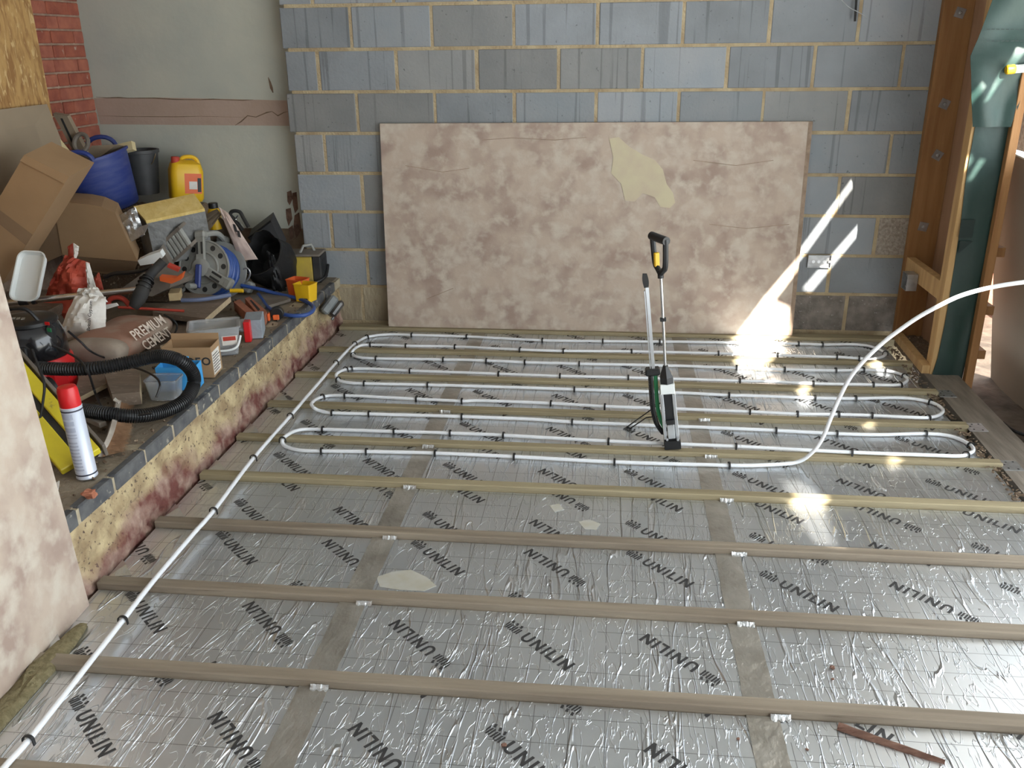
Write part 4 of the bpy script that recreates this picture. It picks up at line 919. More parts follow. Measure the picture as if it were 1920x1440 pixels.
# ---- hose reel
RN = V((-.10, -.93, .32)).normalized(); RX = V((0, 0, 1)).cross(RN).normalized(); RY = RN.cross(RX)
RM = Matrix((RX, RY, RN)).transposed()
hub = at(386, 503, y=-.56)
q = thing('hose_reel', 'grey plastic hose reel wound with blue hose', 'hose reel', hub, RM)
def ring_disc(z, r0, r1, t_): return MB().lathe([(r0, z), (r1, z), (r1, z+t_), (r0, z+t_), (r0, z)], 36)
ff = part(q, 'front_flange', ring_disc(.012, .035, .150, .008), 'grey_plastic', True, ang=30)
part(q, 'back_flange', ring_disc(-.150, .035, .165, .008), 'grey_plastic', True, ang=30)
part(q, 'drum', MB().lathe([(.07, -.145), (.07, .012)], 24), 'grey_plastic', True)
part(q, 'flange_rim', MB().tube([V((.148*math.cos(a), .148*math.sin(a), .020)) for a in [2*PI*k/36 for k in range(36)]], .006, 6, True), 'grey_plastic', True)
part(q, 'flange_rib', MB().tube([V((.085*math.cos(a), .085*math.sin(a), .022)) for a in [2*PI*k/30 for k in range(30)]], .006, 6, True), 'grey_plastic', True)
for k in range(12):
    a = 2*PI*k/12+.1; part(ff, 'flange_hole', MB().lathe([(.015, .0), (.015, .0012)], 12, Matrix.Translation((.118*math.cos(a), .118*math.sin(a), .020))), 'black_soft')
hl_ = []
for i in range(6*28):
    a = 2*PI*i/28; lay = i/28/6; hl_.append(V(((.125+.010*math.sin(i*.11))*math.cos(a), (.125+.010*math.sin(i*.11))*math.sin(a), -.008-.128*lay)))
part(q, 'hose', MB().tube(hl_, .0125, 8), 'blue_hose', True)
hl2 = [V(((.104)*math.cos(2*PI*i/24), .104*math.sin(2*PI*i/24), -.005-.135*i/24/5)) for i in range(24*5)]
part(q, 'hose_inner_layer', MB().tube(hl2, .0125, 6), 'blue_hose', True)
for side, z in (('front_frame', .045), ('back_frame', -.185)):
    fr = part(q, side, MB().lathe([(.018, z-.012), (.045, z-.012), (.050, z+.01), (.018, z+.02)], 20), 'grey_plastic', True)
    for k, a in enumerate((PI/2+.1, PI/2+.1+2.15, PI/2+.1-2.15)):
        R_ = Matrix.Rotation(a, 3, 'Z'); mb = MB()
        mb.obox((.105, 0, 0), (.15, .056, .022), None, .006)
        arm = part(fr, 'arm', mb.xf(Matrix.Translation((0, 0, z)) @ R_.to_4x4()), 'grey_plastic')
        part(fr, 'arm_end', MB().obox((.178, 0, -.012), (.045, .066, .050), None, .010).xf(Matrix.Translation((0, 0, z)) @ R_.to_4x4()), 'grey_plastic')
        if z > 0:
            for dy in (-.014, .014): part(fr, 'slot', MB().obox((.105, dy, .0112), (.065, .012, .0015)).xf(Matrix.Translation((0, 0, z)) @ R_.to_4x4()), 'black_soft')
part(q, 'crank_arm', MB().obox((.0, -.05, .074), (.034, .13, .02), None, .006), 'blue_plastic')
part(q, 'crank_knob', MB().tube([V((-.012, -.105, .08)), V((-.012, -.108, .15))], .015, 12), 'grey_plastic', True)
part(q, 'carry_bar', MB().tube(spline([V((-.02, .175, .03)), V((.02, .20, -.06)), V((.0, .175, -.18))], 5), .016, 8), 'grey_plastic', True)
# hose off the reel
hz = lambda px, z: [at(u, v, z=z+ (dz if len(w) > 2 else 0)) for w in px for u, v, dz in [(w[0], w[1], w[2] if len(w) > 2 else 0)]]
solo('garden_hose', MB().tube(spline(hz([(452, 535, .05), (490, 543, .03), (520, 551, .01), (560, 560), (582, 570), (588, 580), (575, 590), (550, 592), (522, 587), (503, 577), (492, 563), (484, 552)], ZL+.012), 6), .0105, 8), 'blue_hose', 'loop of blue hose lying on the ledge by the yellow cup', 'hose', smooth=True)
solo('garden_hose', MB().tube(spline(hz([(340, 563), (375, 562), (410, 557), (432, 553)], .405), 5), .011, 8), 'blue_dusty', 'dusty length of blue hose under the hose reel on the plank', 'hose', smooth=True)
solo('orange_peg', MB().tube(hz([(432, 545), (456, 545)], .38), .011, 10), 'yellow_plastic', 'short orange plastic dowel beside the reel foot', 'dowel', smooth=True)
hk = poly([(456, 505), (462, 502), (468, 508), (468, 518), (462, 527), (456, 530)], y=-.50)
solo('wire_bracket', MB().tube(spline(hk, 4), .005, 6), 'galv', 'bent pale metal bracket at the side of the hose reel', 'bracket', smooth=True)
# ---- black bin bag
q = thing('bin_bag', 'open black plastic rubble bag slumped beside the hose reel', 'bag', at(500, 545, z=ZL))
BA = V((-.22, -.72, .62)).normalized(); BM_ = BA.to_track_quat('Z', 'Y').to_matrix().to_4x4(); BM_.translation = at(500, 545, z=ZL)+V((.03, .13, .10))
bg_ = MB().lathe([(.0, -.085), (.07, -.08), (.125, -.02), (.140, .06), (.128, .150), (.135, .185), (.131, .187), (.122, .15), (.128, .06), (.10, .0), (.0, -.04)], 40)
bg_.v = [p+p.normalized()*(.030*noise.noise(p*11)+.012*noise.noise(p*31)) for p in bg_.v]
part(q, 'bag', bg_.xf(BM_), 'bin_bag', True, ang=35, world=True)
part(q, 'loose_edge', pxsheet([(500, 470), (512, 478), (536, 545), (512, 548)], -.40, 8, 14, .02, .02, 3), 'bin_bag', True, world=True)
# ---- yellow site transformer
tp = at(568, 533, z=ZL)
q = thing('transformer', 'yellow and black site transformer standing on the end of the ledge', 'transformer', tp+V((0, .085, 0)), (0, 0, .06))
part(q, 'body', MB().obox((-.012, 0, .085), (.140, .15, .15), None, .006), 'yellow_dusty')
part(q, 'end_panel', MB().obox((.083, 0, .085), (.05, .155, .158), None, .006), 'black_soft')
part(q, 'end_panel', MB().obox((-.095, 0, .085), (.026, .155, .158), None, .006), 'black_soft')
part(q, 'lid', MB().obox((0, 0, .170), (.215, .165, .014), None, .004), 'grey_brown')
part(q, 'cable_gland', MB().tube([V((-.105, -.02, .10)), V((-.145, -.03, .10))], .032, 14), 'grey_brown', True)
part(q, 'handle', MB().tube([V((-.02, -.03, .176)), V((0, -.02, .215)), V((.035, .02, .215)), V((.05, .03, .176))], .008, 8), 'grey_plastic', True)
part(q, 'cable', MB().tube(spline([V((-.10, -.10, .06)), V((-.02, -.12, .03)), V((.07, -.13, .02)), V((.125, -.06, .04)), V((.125, .03, .09))], 5), .009, 8), 'black_plastic', True)
for k in range(4): part(q, 'vent_slot', MB().obox((.109, -.04+.027*k, .09), (.001, .012, .09)), 'black_plastic')
# ---- cups
for lab, m_, u, v, yw in (('bright yellow square plastic cup at the ledge end', 'yellow_plastic', 575, 563, -.28), ('red orange square plastic cup behind the yellow one', 'orange_plastic', 561, 554, -.28)):
    q = base_thing('plastic_cup', lab, 'cup', u, v, yaw=yw, group='square plastic cups')
    part(q, 'shell', MB().tub(.105, .085, .098, .003, taper=.86, rnd=.008, rim=.003), m_, True)
    if m_ == 'yellow_plastic': part(q, 'printed_mark', MB().prism([(.01, -.0395, .01), (.035, -.0395, .01), (.035, -.0405, .022), (.01, -.0405, .022)], (0, .001, 0)), 'ink')
# ---- weatherproof socket hanging on the ledge face
sp = at(621, 572, x=-.128)
q = thing('outdoor_socket', 'grey weatherproof outdoor socket hung over the ledge edge', 'socket', sp, Matrix.Rotation(.30, 3, 'Z') @ Matrix.Rotation(.75, 3, 'Y') @ Matrix.Rotation(-.35, 3, 'X'))
part(q, 'back_case', MB().obox((-.012, 0, -.008), (.050, .09, .115), None, .010), 'socket_grey')
part(q, 'cover', MB().obox((.034, 0, 0), (.042, .085, .108), None, .014), 'smoke_cover')
part(q, 'knockout', MB().lathe([(.013, 0), (.013, .002)], 14, Matrix.Translation((-.014, -.046, .0)) @ Matrix.Rotation(PI/2, 4, 'X')), 'socket_grey')
for dz in (-.03, .03): part(q, 'latch', MB().obox((.05, -.015, -.058+dz*.1), (.014, .012, .016), None, .003), 'smoke_cover')
# ---- planks and blocks
def plank(px, z, th, label, m_='dust_wood', name='timber_plank', end=None):
    P = poly(px, z=z); o_ = solo(name, MB().prism(P, (0, 0, -th)), m_, label, 'plank')
    if end:
        a_, c_ = P[end[0]], P[end[1]]; n_ = (c_-a_).cross(V((0, 0, 1))).normalized(); ctr = sum(P, V((0, 0, 0)))/len(P)
        if n_.dot(ctr-a_) > 0: n_ = -n_
        part(o_, 'sawn_end', MB().prism([a_+n_*.0008, c_+n_*.0008, c_+n_*.0008-V((0, 0, th)), a_+n_*.0008-V((0, 0, th))], -n_*.0006), 'wood_end', world=True)
    return o_
plank([(286, 585), (385, 597), (432, 556), (345, 548)], .385, .028, 'short dusty board with a fresh sawn end below the hose reel', end=(1, 2))
plank([(245, 652), (300, 648), (433, 594), (400, 586), (330, 598)], .325, .022, 'long dusty plank running under the cement sack to the grey block', end=(1, 2))
plank([(135, 752), (232, 702), (236, 688), (150, 700)], .345, .018, 'narrow dusty board lying behind the red vacuum base', end=(0, 1))
plank([(196, 702), (250, 690), (262, 700), (262, 735), (210, 740)], .37, .05, 'short dark timber block behind the vacuum hose', end=(2, 3))
plank([(440, 560), (520, 545), (545, 560), (480, 580)], .31, .015, 'brown slab of board under the blue hose loop', m_='grey_brown')
p = at(329, 552, z=.43); solo('timber_block', MB().obox(p, (.055, .10, .04), RZ(.35), .002), 'wood_cream', 'small cream timber block wedged at the foot of the hose reel', 'block')
for px, lab in (([(438, 566), (449, 561), (480, 588), (470, 594)], 'broken red terracotta brick half lying flat on the ledge'), ([(459, 559), (468, 556), (500, 583), (496, 592), (486, 592)], 'red terracotta brick half with a long slot beside the grey block')):
    o_ = solo('brick_half', MB().prism(poly(px, z=.345), (0, 0, -.05)), 'terracotta', lab, 'brick', 'broken terracotta bricks')
part(o_, 'frog', MB().prism(poly([(468, 563), (471, 562), (488, 580), (484, 583)], z=.3458), (0, 0, -.0005)), 'black_soft', world=True)
# ---- tape measure
q = base_thing('tape_measure', 'black and orange tape measure on the ledge', 'tape measure', 516, 600, yaw=.2)
part(q, 'case', MB().lathe([(.030, -.018), (.034, -.014), (.034, .014), (.030, .018)], 18, Matrix.Translation((.012, .01, .034)) @ Matrix.Rotation(PI/2, 4, 'X')), 'black_plastic', True)
part(q, 'face', MB().obox((-.028, -.012, .022), (.012, .03, .04), None, .003), 'orange_plastic')
part(q, 'clip', MB().obox((.008, -.014, .018), (.032, .012, .026), None, .003), 'orange_plastic')
# ---- grey block, red box
P = at(485, 633, z=ZL); solo('paving_block', MB().obox(P+V((-.035, .05, .047)), (.085, .16, .093), RZ(.30), .004), 'grey_block', 'blue grey concrete block beside the tape measure', 'block')
q = base_thing('red_box', 'bright red plastic box standing between the grey block and clear tub', 'box', 466, 641, yaw=.25)
part(q, 'body', MB().obox((0, .015, .05), (.030, .05, .10), None, .003), 'red_plastic')
part(q, 'lid', MB().obox((-.028, .03, .075), (.03, .05, .05), None, .004), 'clear_plastic')
# ---- clear tub with handle
q = base_thing('food_tub', 'clear plastic tub with a white handle and red label on the ledge', 'tub', 415, 668, yaw=.40)
q.location += V((-.045, .06, 0))
part(q, 'shell', MB().tub(.22, .165, .135, .0035, taper=.86, rnd=.02, rim=.006), 'clear_plastic', True)
part(q, 'contents', MB().obox((0, 0, .022), (.17, .12, .035), None, .008), 'grey_brown')
lb = part(q, 'label', MB().prism([(.030, -.0765, .05), (.095, -.0765, .05), (.098, -.0815, .095), (.030, -.0815, .095)], (0, .001, 0)), 'paper_white')
part(lb, 'label_print', MB().prism([(.035, -.0795, .072), (.09, -.0795, .072), (.09, -.083, .092), (.035, -.083, .092)], (0, .001, 0)), 'red_dusty')
part(q, 'handle', MB().tube(spline([V((-.10, -.07, .075)), V((-.06, -.095, .05)), V((.03, -.105, .035)), V((.09, -.10, .045)), V((.112, -.06, .085))], 5), .005, 6), 'white_plastic', True)
# ---- small cardboard box
q = base_thing('cardboard_box', 'small open brown cardboard box with black printing and a white label', 'box', 362, 709, yaw=.12)
q.location += V((-.02, .06, 0))
part(q, 'carton', MB().tub(.205, .12, .135, .003, taper=1.0), 'card')
part(q, 'flap', MB().prism([(-.1025, -.06, .135), (-.1025, .06, .135), (-.135, .05, .105), (-.135, -.05, .105)], (0, 0, .002)), 'card')
part(q, 'flap', MB().prism([(-.1025, .06, .135), (.1025, .06, .135), (.1025, .064, .16), (-.1025, .066, .16)], (0, .002, 0)), 'card')
part(q, 'print', text_mb('DEO', .048, bold=.0012, space=1.1).xf(Matrix.Translation((.045, -.0608, .072)) @ Matrix.Rotation(PI/2, 4, 'X')), 'ink')
part(q, 'print', text_mb('www.deo', .010).xf(Matrix.Translation((.075, -.0608, .034)) @ Matrix.Rotation(PI/2, 4, 'X')), 'ink') if False else None
lb = part(q, 'label', MB().prism([(.1032, -.055, .01), (.1032, .04, .01), (.1032, .04, .11), (.1032, -.055, .11)], (.0006, 0, 0)), 'paper_white')
for k in range(7): part(lb, 'label_line', MB().prism([(.1040, -.05, .02+.012*k), (.1040, .02+.01*(k % 3), .02+.012*k), (.1040, .02+.01*(k % 3), .024+.012*k), (.1040, -.05, .024+.012*k)], (.0003, 0, 0)), 'ink')
# ---- blue box and little clear tub
q = base_thing('blue_box', 'bright blue open card box inside the bend of the black hose', 'box', 340, 733, yaw=.15)
q.location += V((-.02, .045, 0))
part(q, 'carton', MB().tub(.16, .085, .10, .0025, taper=1.0), 'blue_box')
part(q, 'flap', MB().prism([(-.08, .0425, .10), (.03, .0425, .10), (.03, .05, .115), (-.075, .05, .125)], (0, .002, 0)), 'blue_box')
q = base_thing('food_tub', 'small clear plastic tub inside the bend of the black hose', 'tub', 308, 752, yaw=.1)
q.location += V((-.01, .04, 0))
part(q, 'shell', MB().tub(.125, .095, .085, .003, taper=.84, rnd=.015, rim=.004), 'clear_plastic', True)

# ---- sacks
c0, c1 = at(244, 645, z=.42), at(300, 612, z=.42); yw = math.atan2(c1.y-c0.y, c1.x-c0.x)
sc_ = at(228, 628, z=.395)
q = thing('cement_sack', 'dusty brown paper cement sack lettered PREMIUM CEMENT lying flat', 'sack', (sc_.x, sc_.y, .325), (0, 0, yw))
def sackz(x, y): return .058+.060*max(0, 1-abs(x/.25)**3.2)**.5*max(0, 1-abs(y/.15)**2.4)**.5
part(q, 'sack', MB().blob(.50, .30, .125, 36, 18, pw=.45, nz=.012, sc=9, seed=5).xf(Matrix.Translation((0, 0, .06))), 'cement_sack', True, ang=60)
part(q, 'end_fold', MB().blob(.11, .285, .118, 24, 14, pw=.5, nz=.008, sc=12, seed=8).xf(Matrix.Translation((-.205, 0, .06))), 'cement_end', True, ang=60)
def wrap(mb, Rx, off):
    out = []
    for p in mb.v:
        s_ = p.y; yy = -.085-.0; 
        # roll round the front shoulder of the sack
        t_ = s_+.0; ang_ = .95
        out.append(V((p.x+off[0], -.122+math.cos(ang_)*t_+off[1], .083+math.sin(ang_)*t_+off[2])))
    mb.v = out; return mb
part(q, 'print', wrap(text_mb('PREMIUM', .066, bold=.001), 0, (.005, -.013, .024)), 'cream_print')
part(q, 'print', wrap(text_mb('CEMENT', .062, bold=.001), 0, (.015, -.041, -.030)), 'cream_print')
q = thing('plaster_bag', 'crumpled white plaster bag with a small printed mark on the cement sack', 'bag', at(160, 640, y=-1.42))
part(q, 'front', pxsheet([(140, 555), (196, 556), (196, 630), (104, 640)], -1.50, 16, 18, .06, .018, 11, tilt=.06), 'paper_white', True, world=True)
part(q, 'back', pxsheet([(142, 556), (196, 557), (196, 628), (106, 640)], -1.40, 10, 10, -.03, .01, 12), 'paper_white', True, world=True)
part(q, 'twisted_neck', pxsheet([(146, 541), (180, 538), (200, 566), (140, 566)], -1.47, 12, 8, .03, .03, 13), 'paper_white', True, world=True)
part(q, 'torn_strip', MB().prism(poly([(196, 572), (218, 568), (222, 573), (200, 580)], y=-1.45), (0, .004, 0)), 'paper_white', world=True)
tm = text_mb('British Gypsum', .0215, bold=.0004)
oo = at(175, 595, y=-1.585); ux = (at(177, 572, y=-1.575)-at(173, 622, y=-1.60)).normalized(); uz = V((0, -1, .12)).normalized(); uy = uz.cross(ux).normalized()
part(q, 'print', tm.xf(Matrix.Translation(oo+uz*.030+ux*.012) @ Matrix((ux, uy, ux.cross(uy))).transposed().to_4x4()), 'ink', world=True)
part(q, 'printed_mark', MB().obox(oo-ux*.080+uz*.030, (.022, .022, .001), Matrix((ux, uy, ux.cross(uy))).transposed()), 'ink', world=True)
q = thing('red_bag', 'crumpled torn red plastic sack with white edges below the cardboard carton', 'bag', at(140, 565, y=-1.05))
part(q, 'front', pxsheet([(122, 478), (166, 492), (172, 566), (78, 570)], -1.12, 18, 16, .07, .035, 21, tilt=.05), 'paper_red', True, world=True)
part(q, 'skirt', pxsheet([(66, 560), (175, 556), (165, 615), (60, 618)], -1.20, 12, 6, .03, .02, 22), 'paper_red', True, world=True)
part(q, 'corner', pxsheet([(176, 522), (184, 511), (192, 543), (170, 545)], -1.06, 8, 8, .01, .008, 23), 'paper_red', True, world=True)
part(q, 'peak', pxsheet([(127, 462), (136, 456), (142, 490), (128, 484)], -1.10, 6, 8, .01, .008, 24), 'paper_red', True, world=True)
part(q, 'torn_white_edge', pxsheet([(137, 456), (146, 462), (144, 476), (139, 489)], -1.12, 5, 8, .008, .006, 25), 'paper_white', True, world=True)
part(q, 'torn_white_edge', pxsheet([(160, 491), (165, 493), (178, 538), (165, 545)], -1.185, 5, 12, .012, .012, 26), 'paper_white', True, world=True)
part(q, 'torn_white_edge', pxsheet([(138, 543), (178, 538), (182, 546), (126, 552)], -1.19, 10, 4, .012, .012, 27), 'paper_white', True, world=True)
part(q, 'print', text_mb('UK', .045, bold=.001).xf(Matrix.Translation(at(112, 518, y=-1.215)) @ Matrix.Rotation(PI/2, 4, 'X') @ Matrix.Rotation(-.5, 4, 'Z')), 'cream_print', world=True) if False else None
# ---- white tray
P = poly([(40, 495), (92, 498), (58, 556), (-8, 552)], y=-1.42)
P[0].y += .10; P[1].y += .10
q = thing('plastic_tray', 'white rounded plastic tray tipped up beside the red sack', 'tray', P[3])
ex, ey = P[1]-P[0], P[3]-P[0]; w_, h_ = ex.length, ey.length; Rm = frame(ex, -ex.cross(ey))
ctr = (P[0]+P[1]+P[2]+P[3])/4
part(q, 'shell', MB().tub(w_, h_, .028, .003, taper=.94, rnd=.035, nc=6, rim=.003).xf(Matrix.Translation(ctr) @ Rm.to_4x4()), 'white_plastic', True, world=True)
# ---- vacuum
vb = V((-.855, -1.95, ZL))
q = thing('vacuum_cleaner', 'red and black tub vacuum cleaner with a steel wand', 'vacuum', vb); q.scale = (.82, .82, .88)
part(q, 'drum', MB().lathe([(.150, .012), (.165, .02), (.165, .16), (.155, .175)], 32), 'red_plastic', True)
part(q, 'motor_head', MB().lathe([(.150, .175), (.152, .18), (.150, .27), (.128, .325), (.10, .345)], 32), 'black_gloss', True)
part(q, 'cable_winder', MB().lathe([(.122, .325), (.130, .333), (.130, .348), (.116, .356), (.080, .362), (.0, .364)], 32), 'black_plastic', True)
for k in range(3): part(q, 'printed_bar', MB().obox((-.04+.025*k, -.05, .3635), (.016, .035, .001), RZ(.5)), 'grey_plastic')
part(q, 'latch', MB().obox((.045, -.146, .22), (.032, .022, .075), RZ(.3), .006), 'black_plastic')
part(q, 'switch_pod', MB().obox((.120, -.035, .285), (.055, .05, .10), RZ(-.2), .016), 'black_plastic')
part(q, 'switch', MB().obox((.138, -.060, .315), (.028, .004, .020), RZ(-.2), .002), 'green_paint')
part(q, 'switch', MB().obox((.135, -.060, .345), (.030, .004, .016), RZ(-.2), .002), 'red_plastic')
part(q, 'front_skirt', MB().obox((.13, -.06, .085), (.06, .12, .15), RZ(-.35), .025), 'red_plastic')
part(q, 'wheel', MB().lathe([(.05, 0), (.06, .006), (.06, .03), (.05, .036)], 20, Matrix.Translation((.15, -.14, .062)) @ Matrix.Rotation(PI/2, 4, 'X') @ Matrix.Rotation(-.4, 4, 'Y')), 'black_plastic', True)
part(q, 'carry_handle', MB().tube(spline([V((-.10, -.03, .35)), V((-.07, -.05, .40)), V((.04, -.06, .41)), V((.09, -.05, .35))], 5), .009, 8), 'black_plastic', True)
# ribbed hose
hp = [at(72, 690, y=-2.09), at(120, 692, y=-2.12), at(180, 690, y=-2.12), at(240, 680, y=-2.08), at(295, 668, y=-2.05), at(335, 675, y=-2.06), at(360, 697, z=.42), at(363, 722, z=.365), at(345, 752, z=.335), at(305, 772, z=.325), at(255, 780, z=.345), at(205, 776, z=.365), at(160, 770, z=.360), at(110, 765, z=.345)]
sp_ = spline(hp, 48); rs = [.0265 if (i % 4) < 2 else .0222 for i in range(len(sp_))]
solo('vacuum_hose', MB().tube(sp_, rs, 14), 'black_plastic', 'thick black ribbed vacuum hose looping over the ledge', 'hose')
# steel wand
ya = -1.42; wa, wb_ = at(-20, 571, y=ya), at(259, 543, y=ya+.16)
q = thing('vacuum_wand', 'shiny steel vacuum wand lying across the sacks', 'wand', wa)
part(q, 'tube', MB().tube([wa, wb_], .0155, 16), 'steel', True, world=True)
dr = (wb_-wa)
for a_, b_ in ((.20, .255), (.285, .31)): part(q, 'collar', MB().tube([wa+dr*a_, wa+dr*b_], .020, 16), 'black_plastic', True, world=True)
ep = [at(250, 576, y=ya+.12), at(262, 556, y=ya+.14), at(272, 533, y=ya+.18), at(281, 516, y=ya+.22), at(296, 500, y=ya+.26), at(307, 489, y=ya+.28)]
part(q, 'elbow', MB().tube(spline(ep, 6), [.022+.012*math.sin(min(1, i/14)*PI) if i < 15 else .023 for i in range(31)], 14), 'black_soft', True, world=True)
for t_ in (10, 12, 14, 16): 
    s2 = spline(ep, 6); part(q, 'elbow_rib', MB().tube([s2[t_], s2[t_].lerp(s2[t_+1], .4)], .0365 if t_ < 15 else .028, 14), 'black_plastic', True, world=True)
# ---- odd bits in the middle
solo('steel_rod', MB().tube([at(222, 576, y=-1.22), at(345, 583, y=-1.16)], .0068, 10), 'red_dusty', 'thin red brown rod with a pale end lying over the cement sack', 'rod', smooth=True)
q = solo('red_strap', MB().tube(spline(poly([(203, 572), (206, 562), (218, 557), (232, 561), (243, 573)], y=-1.26), 5), .012, 8), 'red_dusty', 'curved dull red strap behind the white bag', 'strap', smooth=True)
solo('foam_sheet', MB().prism(poly([(258, 489), (276, 480), (300, 472), (306, 482), (290, 494), (263, 498)], y=-.98), (.0, .03, .01)), 'white_plastic', 'pale blue white sheet offcut behind the black wand handle', 'offcut')
q = thing('orange_clamp', 'orange plastic clamp with a dark jaw beside the wand handle', 'clamp', at(320, 530, y=-1.08))
part(q, 'lower_arm', MB().prism(poly([(299, 519), (328, 522), (343, 512), (340, 524), (322, 532), (300, 527)], y=-1.08), (0, .03, .006)), 'orange_plastic', world=True)
part(q, 'upper_arm', MB().prism(poly([(276, 503), (290, 497), (281, 512), (278, 514)], y=-1.06), (0, .03, .006)), 'orange_plastic', world=True)
part(q, 'back_bar', MB().prism(poly([(315, 496), (336, 505), (334, 510), (313, 501)], y=-1.04), (0, .02, .006)), 'red_dusty', world=True)
solo('grey_sheet', MB().prism(poly([(222, 545), (268, 512), (320, 530), (318, 540), (285, 556)], y=-1.02), (.0, .25, -.02)), 'grey_brown', 'dark grey slab of board below the orange clamp', 'board')
solo('black_hose', MB().tube(spline(poly([(196, 520), (215, 513), (240, 511), (262, 508), (285, 500)], y=-1.10), 5), .010, 8), 'black_plastic', 'black rubber hose curving below the cardboard carton', 'hose', smooth=True)
solo('power_cable', MB().tube(spline([at(98, 648, y=-2.09), at(125, 660, y=-2.10), at(150, 676, y=-2.13), at(166, 700, y=-2.16), at(178, 735, z=.36), at(192, 765, z=.36), at(218, 783, z=.352), at(250, 780, z=.352), at(285, 775, z=.36)], 6), .0045, 6), 'black_plastic', 'thin black power cable running from the vacuum over its hose', 'cable', smooth=True)
solo('power_cable', MB().tube(spline([at(128, 621, y=-1.95), at(150, 640, y=-1.90), at(172, 660, y=-1.88), at(205, 673, z=.36), at(235, 676, z=.34)], 6), .0045, 6), 'black_plastic', 'thin dark cable passing under the white bag beside the cement sack', 'cable', smooth=True)
solo('power_cable', MB().tube(spline([at(308, 590, z=.42), at(325, 600, z=.40), at(332, 612, z=.37), at(325, 630, z=.34), at(315, 645, z=.335)], 6), .0045, 6), 'black_plastic', 'short black cable curling down off the end of the cement sack', 'cable', smooth=True)
solo('power_cable', MB().tube(spline([at(230, 685, z=.42), at(262, 692, z=.41), at(290, 706, z=.40), at(300, 722, z=.38), at(293, 745, z=.34)], 6), .0045, 6), 'black_plastic', 'thin black cable dropping into the small clear tub', 'cable', smooth=True)
# ---- yellow spirit level
a_, c_ = at(152, 866, z=.325), at(-12, 675, y=-2.36)
q = thing('spirit_level', 'wide yellow metal beam with dark grooves leaning behind the aerosol can', 'spirit level', a_)
ax_ = (c_-a_); Rl = frame(ax_, V((.50, -.62, .60))); L0 = ax_.length; Ml = Matrix.Translation(a_) @ Rl.to_4x4()
for dy, w_ in ((-.047, .046), (.034, .066)):
    part(q, 'flange', MB().obox((L0/2, dy, 0), (L0, w_, .028), None, .003).xf(Ml), 'yellow_paint', world=True)
part(q, 'web', MB().obox((L0/2, -.015, -.004), (L0, .05, .014)).xf(Ml), 'black_soft', world=True)
part(q, 'side_plate', MB().obox((L0/2, -.084, -.012), (L0, .012, .06), None, .002).xf(Ml), 'grey_brown', world=True)
vp = part(q, 'vial_plate', MB().loops([rrect(.20, .034, .0135, .016, L0*.70, .012), rrect(.20, .034, .0175, .016, L0*.70, .012)]).xf(Ml), 'alu', world=True)
part(vp, 'screw', MB().lathe([(.008, .0175), (.008, .0205)], 10, Matrix.Translation((L0*.70-.08, .012, 0))).xf(Ml), 'galv', world=True)
part(q, 'rivet', MB().lathe([(.005, .014), (.005, .0165)], 10, Matrix.Translation((L0*.14, -.05, 0))).xf(Ml), 'galv', world=True)
solo('power_cable', MB().tube(spline([at(60, 655, y=-2.42), at(73, 690, y=-2.46), at(83, 720, y=-2.50), at(81, 750, y=-2.52), at(75, 785, y=-2.54), at(66, 800, y=-2.56)], 6), .0045, 6), 'black_plastic', 'dark brown cable draped over the yellow beam', 'cable', smooth=True)
# ---- aerosol can
cb = at(164, 893, z=ZL); 
q = thing('aerosol_can', 'tall pale blue white aerosol can with a bright red cap', 'can', cb, (0.0, -.03, .0))
H = .245
part(q, 'body', MB().lathe([(.031, 0), (.0335, .003), (.0335, .006), (.0325, .008), (.0325, H), (.0335, H+.004), (.030, H+.008)], 28), 'can_body', True)
part(q, 'base_line', MB().lathe([(.0330, .014), (.0330, .019)], 28), 'can_line', True)
part(q, 'top_line', MB().lathe([(.0330, H-.008), (.0330, H-.003)], 28), 'can_line', True)
part(q, 'cap', MB().lathe([(.0315, H+.006), (.0325, H+.010), (.0310, H+.060), (.027, H+.071), (.015, H+.075), (.0, H+.075)], 28), 'red_plastic', True)
def wrap_can(a0, a1, z0, z1):
    n = 8; P = []
    for k in range(n+1):
        a = a0+(a1-a0)*k/n; P += [V((.0329*math.cos(a), .0329*math.sin(a), z0)), V((.0329*math.cos(a), .0329*math.sin(a), z1))]
    return MB().add(P, [(2*k, 2*k+2, 2*k+3, 2*k+1) for k in range(n)])
for z0, z1 in ((.214, .231), (.192, .207), (.170, .185), (.158, .163), (.148, .153)): part(q, 'printed_text', wrap_can(-2.2, -1.05, z0, z1), 'can_print')
for k in range(9): part(q, 'printed_text', wrap_can(-2.15, -1.10-.03*(k % 3), .034+.012*k, .040+.012*k), 'can_print')
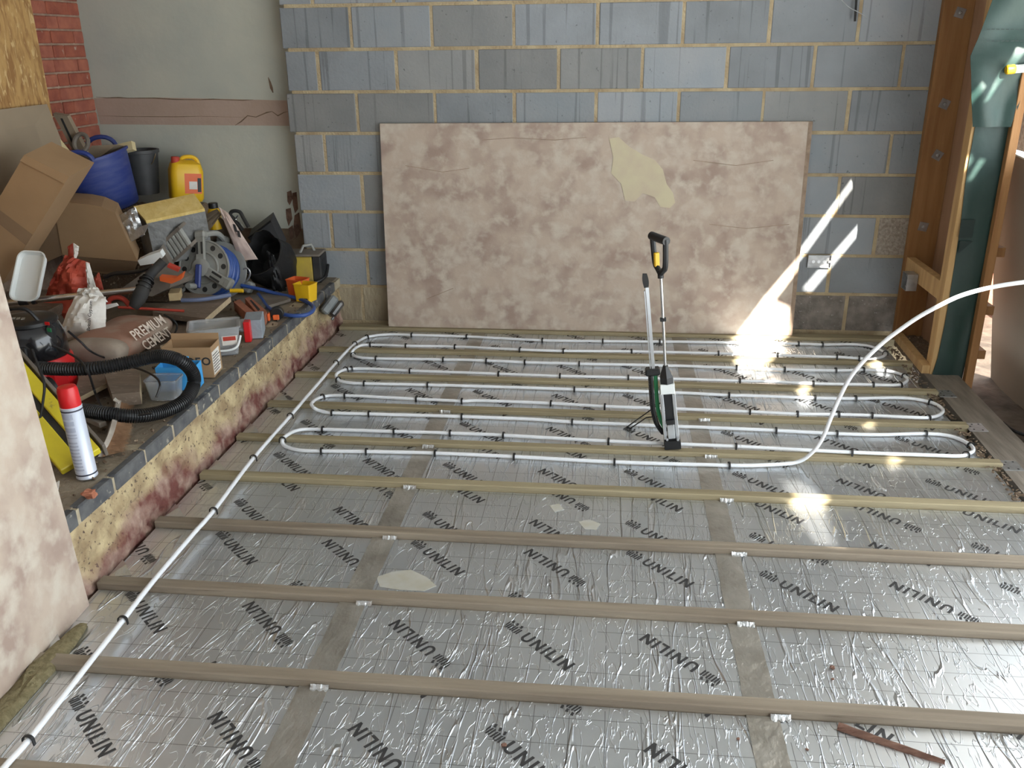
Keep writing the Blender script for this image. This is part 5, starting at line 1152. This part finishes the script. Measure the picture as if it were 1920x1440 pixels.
# ---- broom head
q = thing('broom_head', 'old wooden broom head with stiff brown bristles lying on the ledge', 'broom', at(205, 855, z=ZL))
st = [at(190, 850, z=.320), at(206, 815, z=.328), at(214, 785, z=.326), at(220, 757, z=.322)]
sps = spline(st, 6); L4 = []
bdv = (at(252, 800, z=.315)-at(212, 800, z=.348)).normalized()
for i, p in enumerate(sps):
    t_ = (sps[min(i+1, len(sps)-1)]-sps[max(i-1, 0)]).normalized(); n_ = t_.cross(bdv).normalized(); k = .55 if i in (0, len(sps)-1) else 1
    L4.append([p+n_*.026*k-bdv*.011*k, p+n_*.026*k+bdv*.011*k, p-n_*.026*k+bdv*.011*k, p-n_*.026*k-bdv*.011*k])
part(q, 'stock', MB().loops(L4), 'brush_wood', world=True)
mb = MB(); rr2 = random.Random(9)
for k in range(1500):
    f = rr2.random()*.94+.03; i = f*(len(sps)-1); i0 = int(i); p = sps[i0].lerp(sps[min(i0+1, len(sps)-1)], i-i0)
    t_ = (sps[min(i0+1, len(sps)-1)]-sps[i0-1 if i0 else 0]).normalized(); n_ = t_.cross(bdv).normalized(); w = rr2.uniform(-.021, .021)
    a_ = p+n_*w+bdv*.010; fan = (f-.5)*.35-.12*(1-f)
    c_ = a_+(bdv+t_*fan+n_*rr2.uniform(-.10, .10)+t_*rr2.uniform(-.06, .06)).normalized()*rr2.uniform(.062, .080)
    if c_.z < ZL+.002: c_.z = ZL+.002
    d_ = t_*.0016; e_ = n_*.0016; o = len(mb.v); mb.v += [a_+d_, a_+e_, a_-d_-e_, c_]; mb.f += [(o, o+1, o+3), (o+1, o+2, o+3), (o+2, o, o+3)]
part(q, 'bristles', mb, 'bristle', world=True, kind='stuff')
# ---- crumbs and sticks round it
solo('brick_chunk', MB().blob(.045, .030, .024, 14, 9, nz=.016, sc=75, seed=4).xf(Matrix.Translation(at(167, 926, z=ZL+.011))), 'terracotta', 'broken chunk of red brick on the ledge below the aerosol can', 'brick')
solo('timber_stick', MB().obox(at(180, 790, z=.33), (.10, .028, .02), RZ(-.55), .002), 'brush_wood', 'pale stick of timber between the broom head and the yellow beam', 'stick')
solo('timber_stick', MB().obox(at(178, 777, z=.315), (.16, .05, .03), RZ(.15), .002), 'dust_wood', 'dusty flat batten lying under the black vacuum hose', 'stick')
solo('card_scrap', MB().prism(poly([(102, 907), (111, 901), (108, 925), (100, 938)], z=.33), (0, 0, -.004)), 'paper_white', 'white scrap of card behind the edge of the near plywood', 'card')
solo('card_scrap', MB().prism(poly([(212, 750), (216, 745), (224, 752), (222, 756)], z=.376), (0, 0, -.004)), 'paper_white', 'tiny white paper scrap on top of the vacuum hose', 'paper')
solo('dust_crumbs', (lambda mb: [mb.blob(s_*1.4, s_, s_, 5, 4).v for s_ in ()] or mb)(MB()) if False else (lambda mb: [mb.obox((random.uniform(-.75, lx(y_)-.02), y_, ZL+.002), (random.uniform(.004, .014), random.uniform(.004, .010), random.uniform(.003, .008)), Euler((random.random(), random.random(), random.uniform(0, 6))).to_matrix()) for y_ in [random.uniform(-2.95, -.2) for _ in range(300)]] and mb)(MB()), 'debris', 'scattered crumbs of mortar and dust on the ledge', 'crumbs', kind='stuff')
for k, w_ in enumerate(('bottom', 'middle', 'top')):
    solo('timber_plank', MB().obox((-1.40+.01*k, -1.22, ZL+.026+.053*k), (.38, .56-.03*k, .05), RZ(.03*(k-1)), .003), 'dust_wood', '%s plank of the dusty timber stack below the tipped cardboard box and white tray' % w_, 'plank', 'planks stacked below the tipped box')
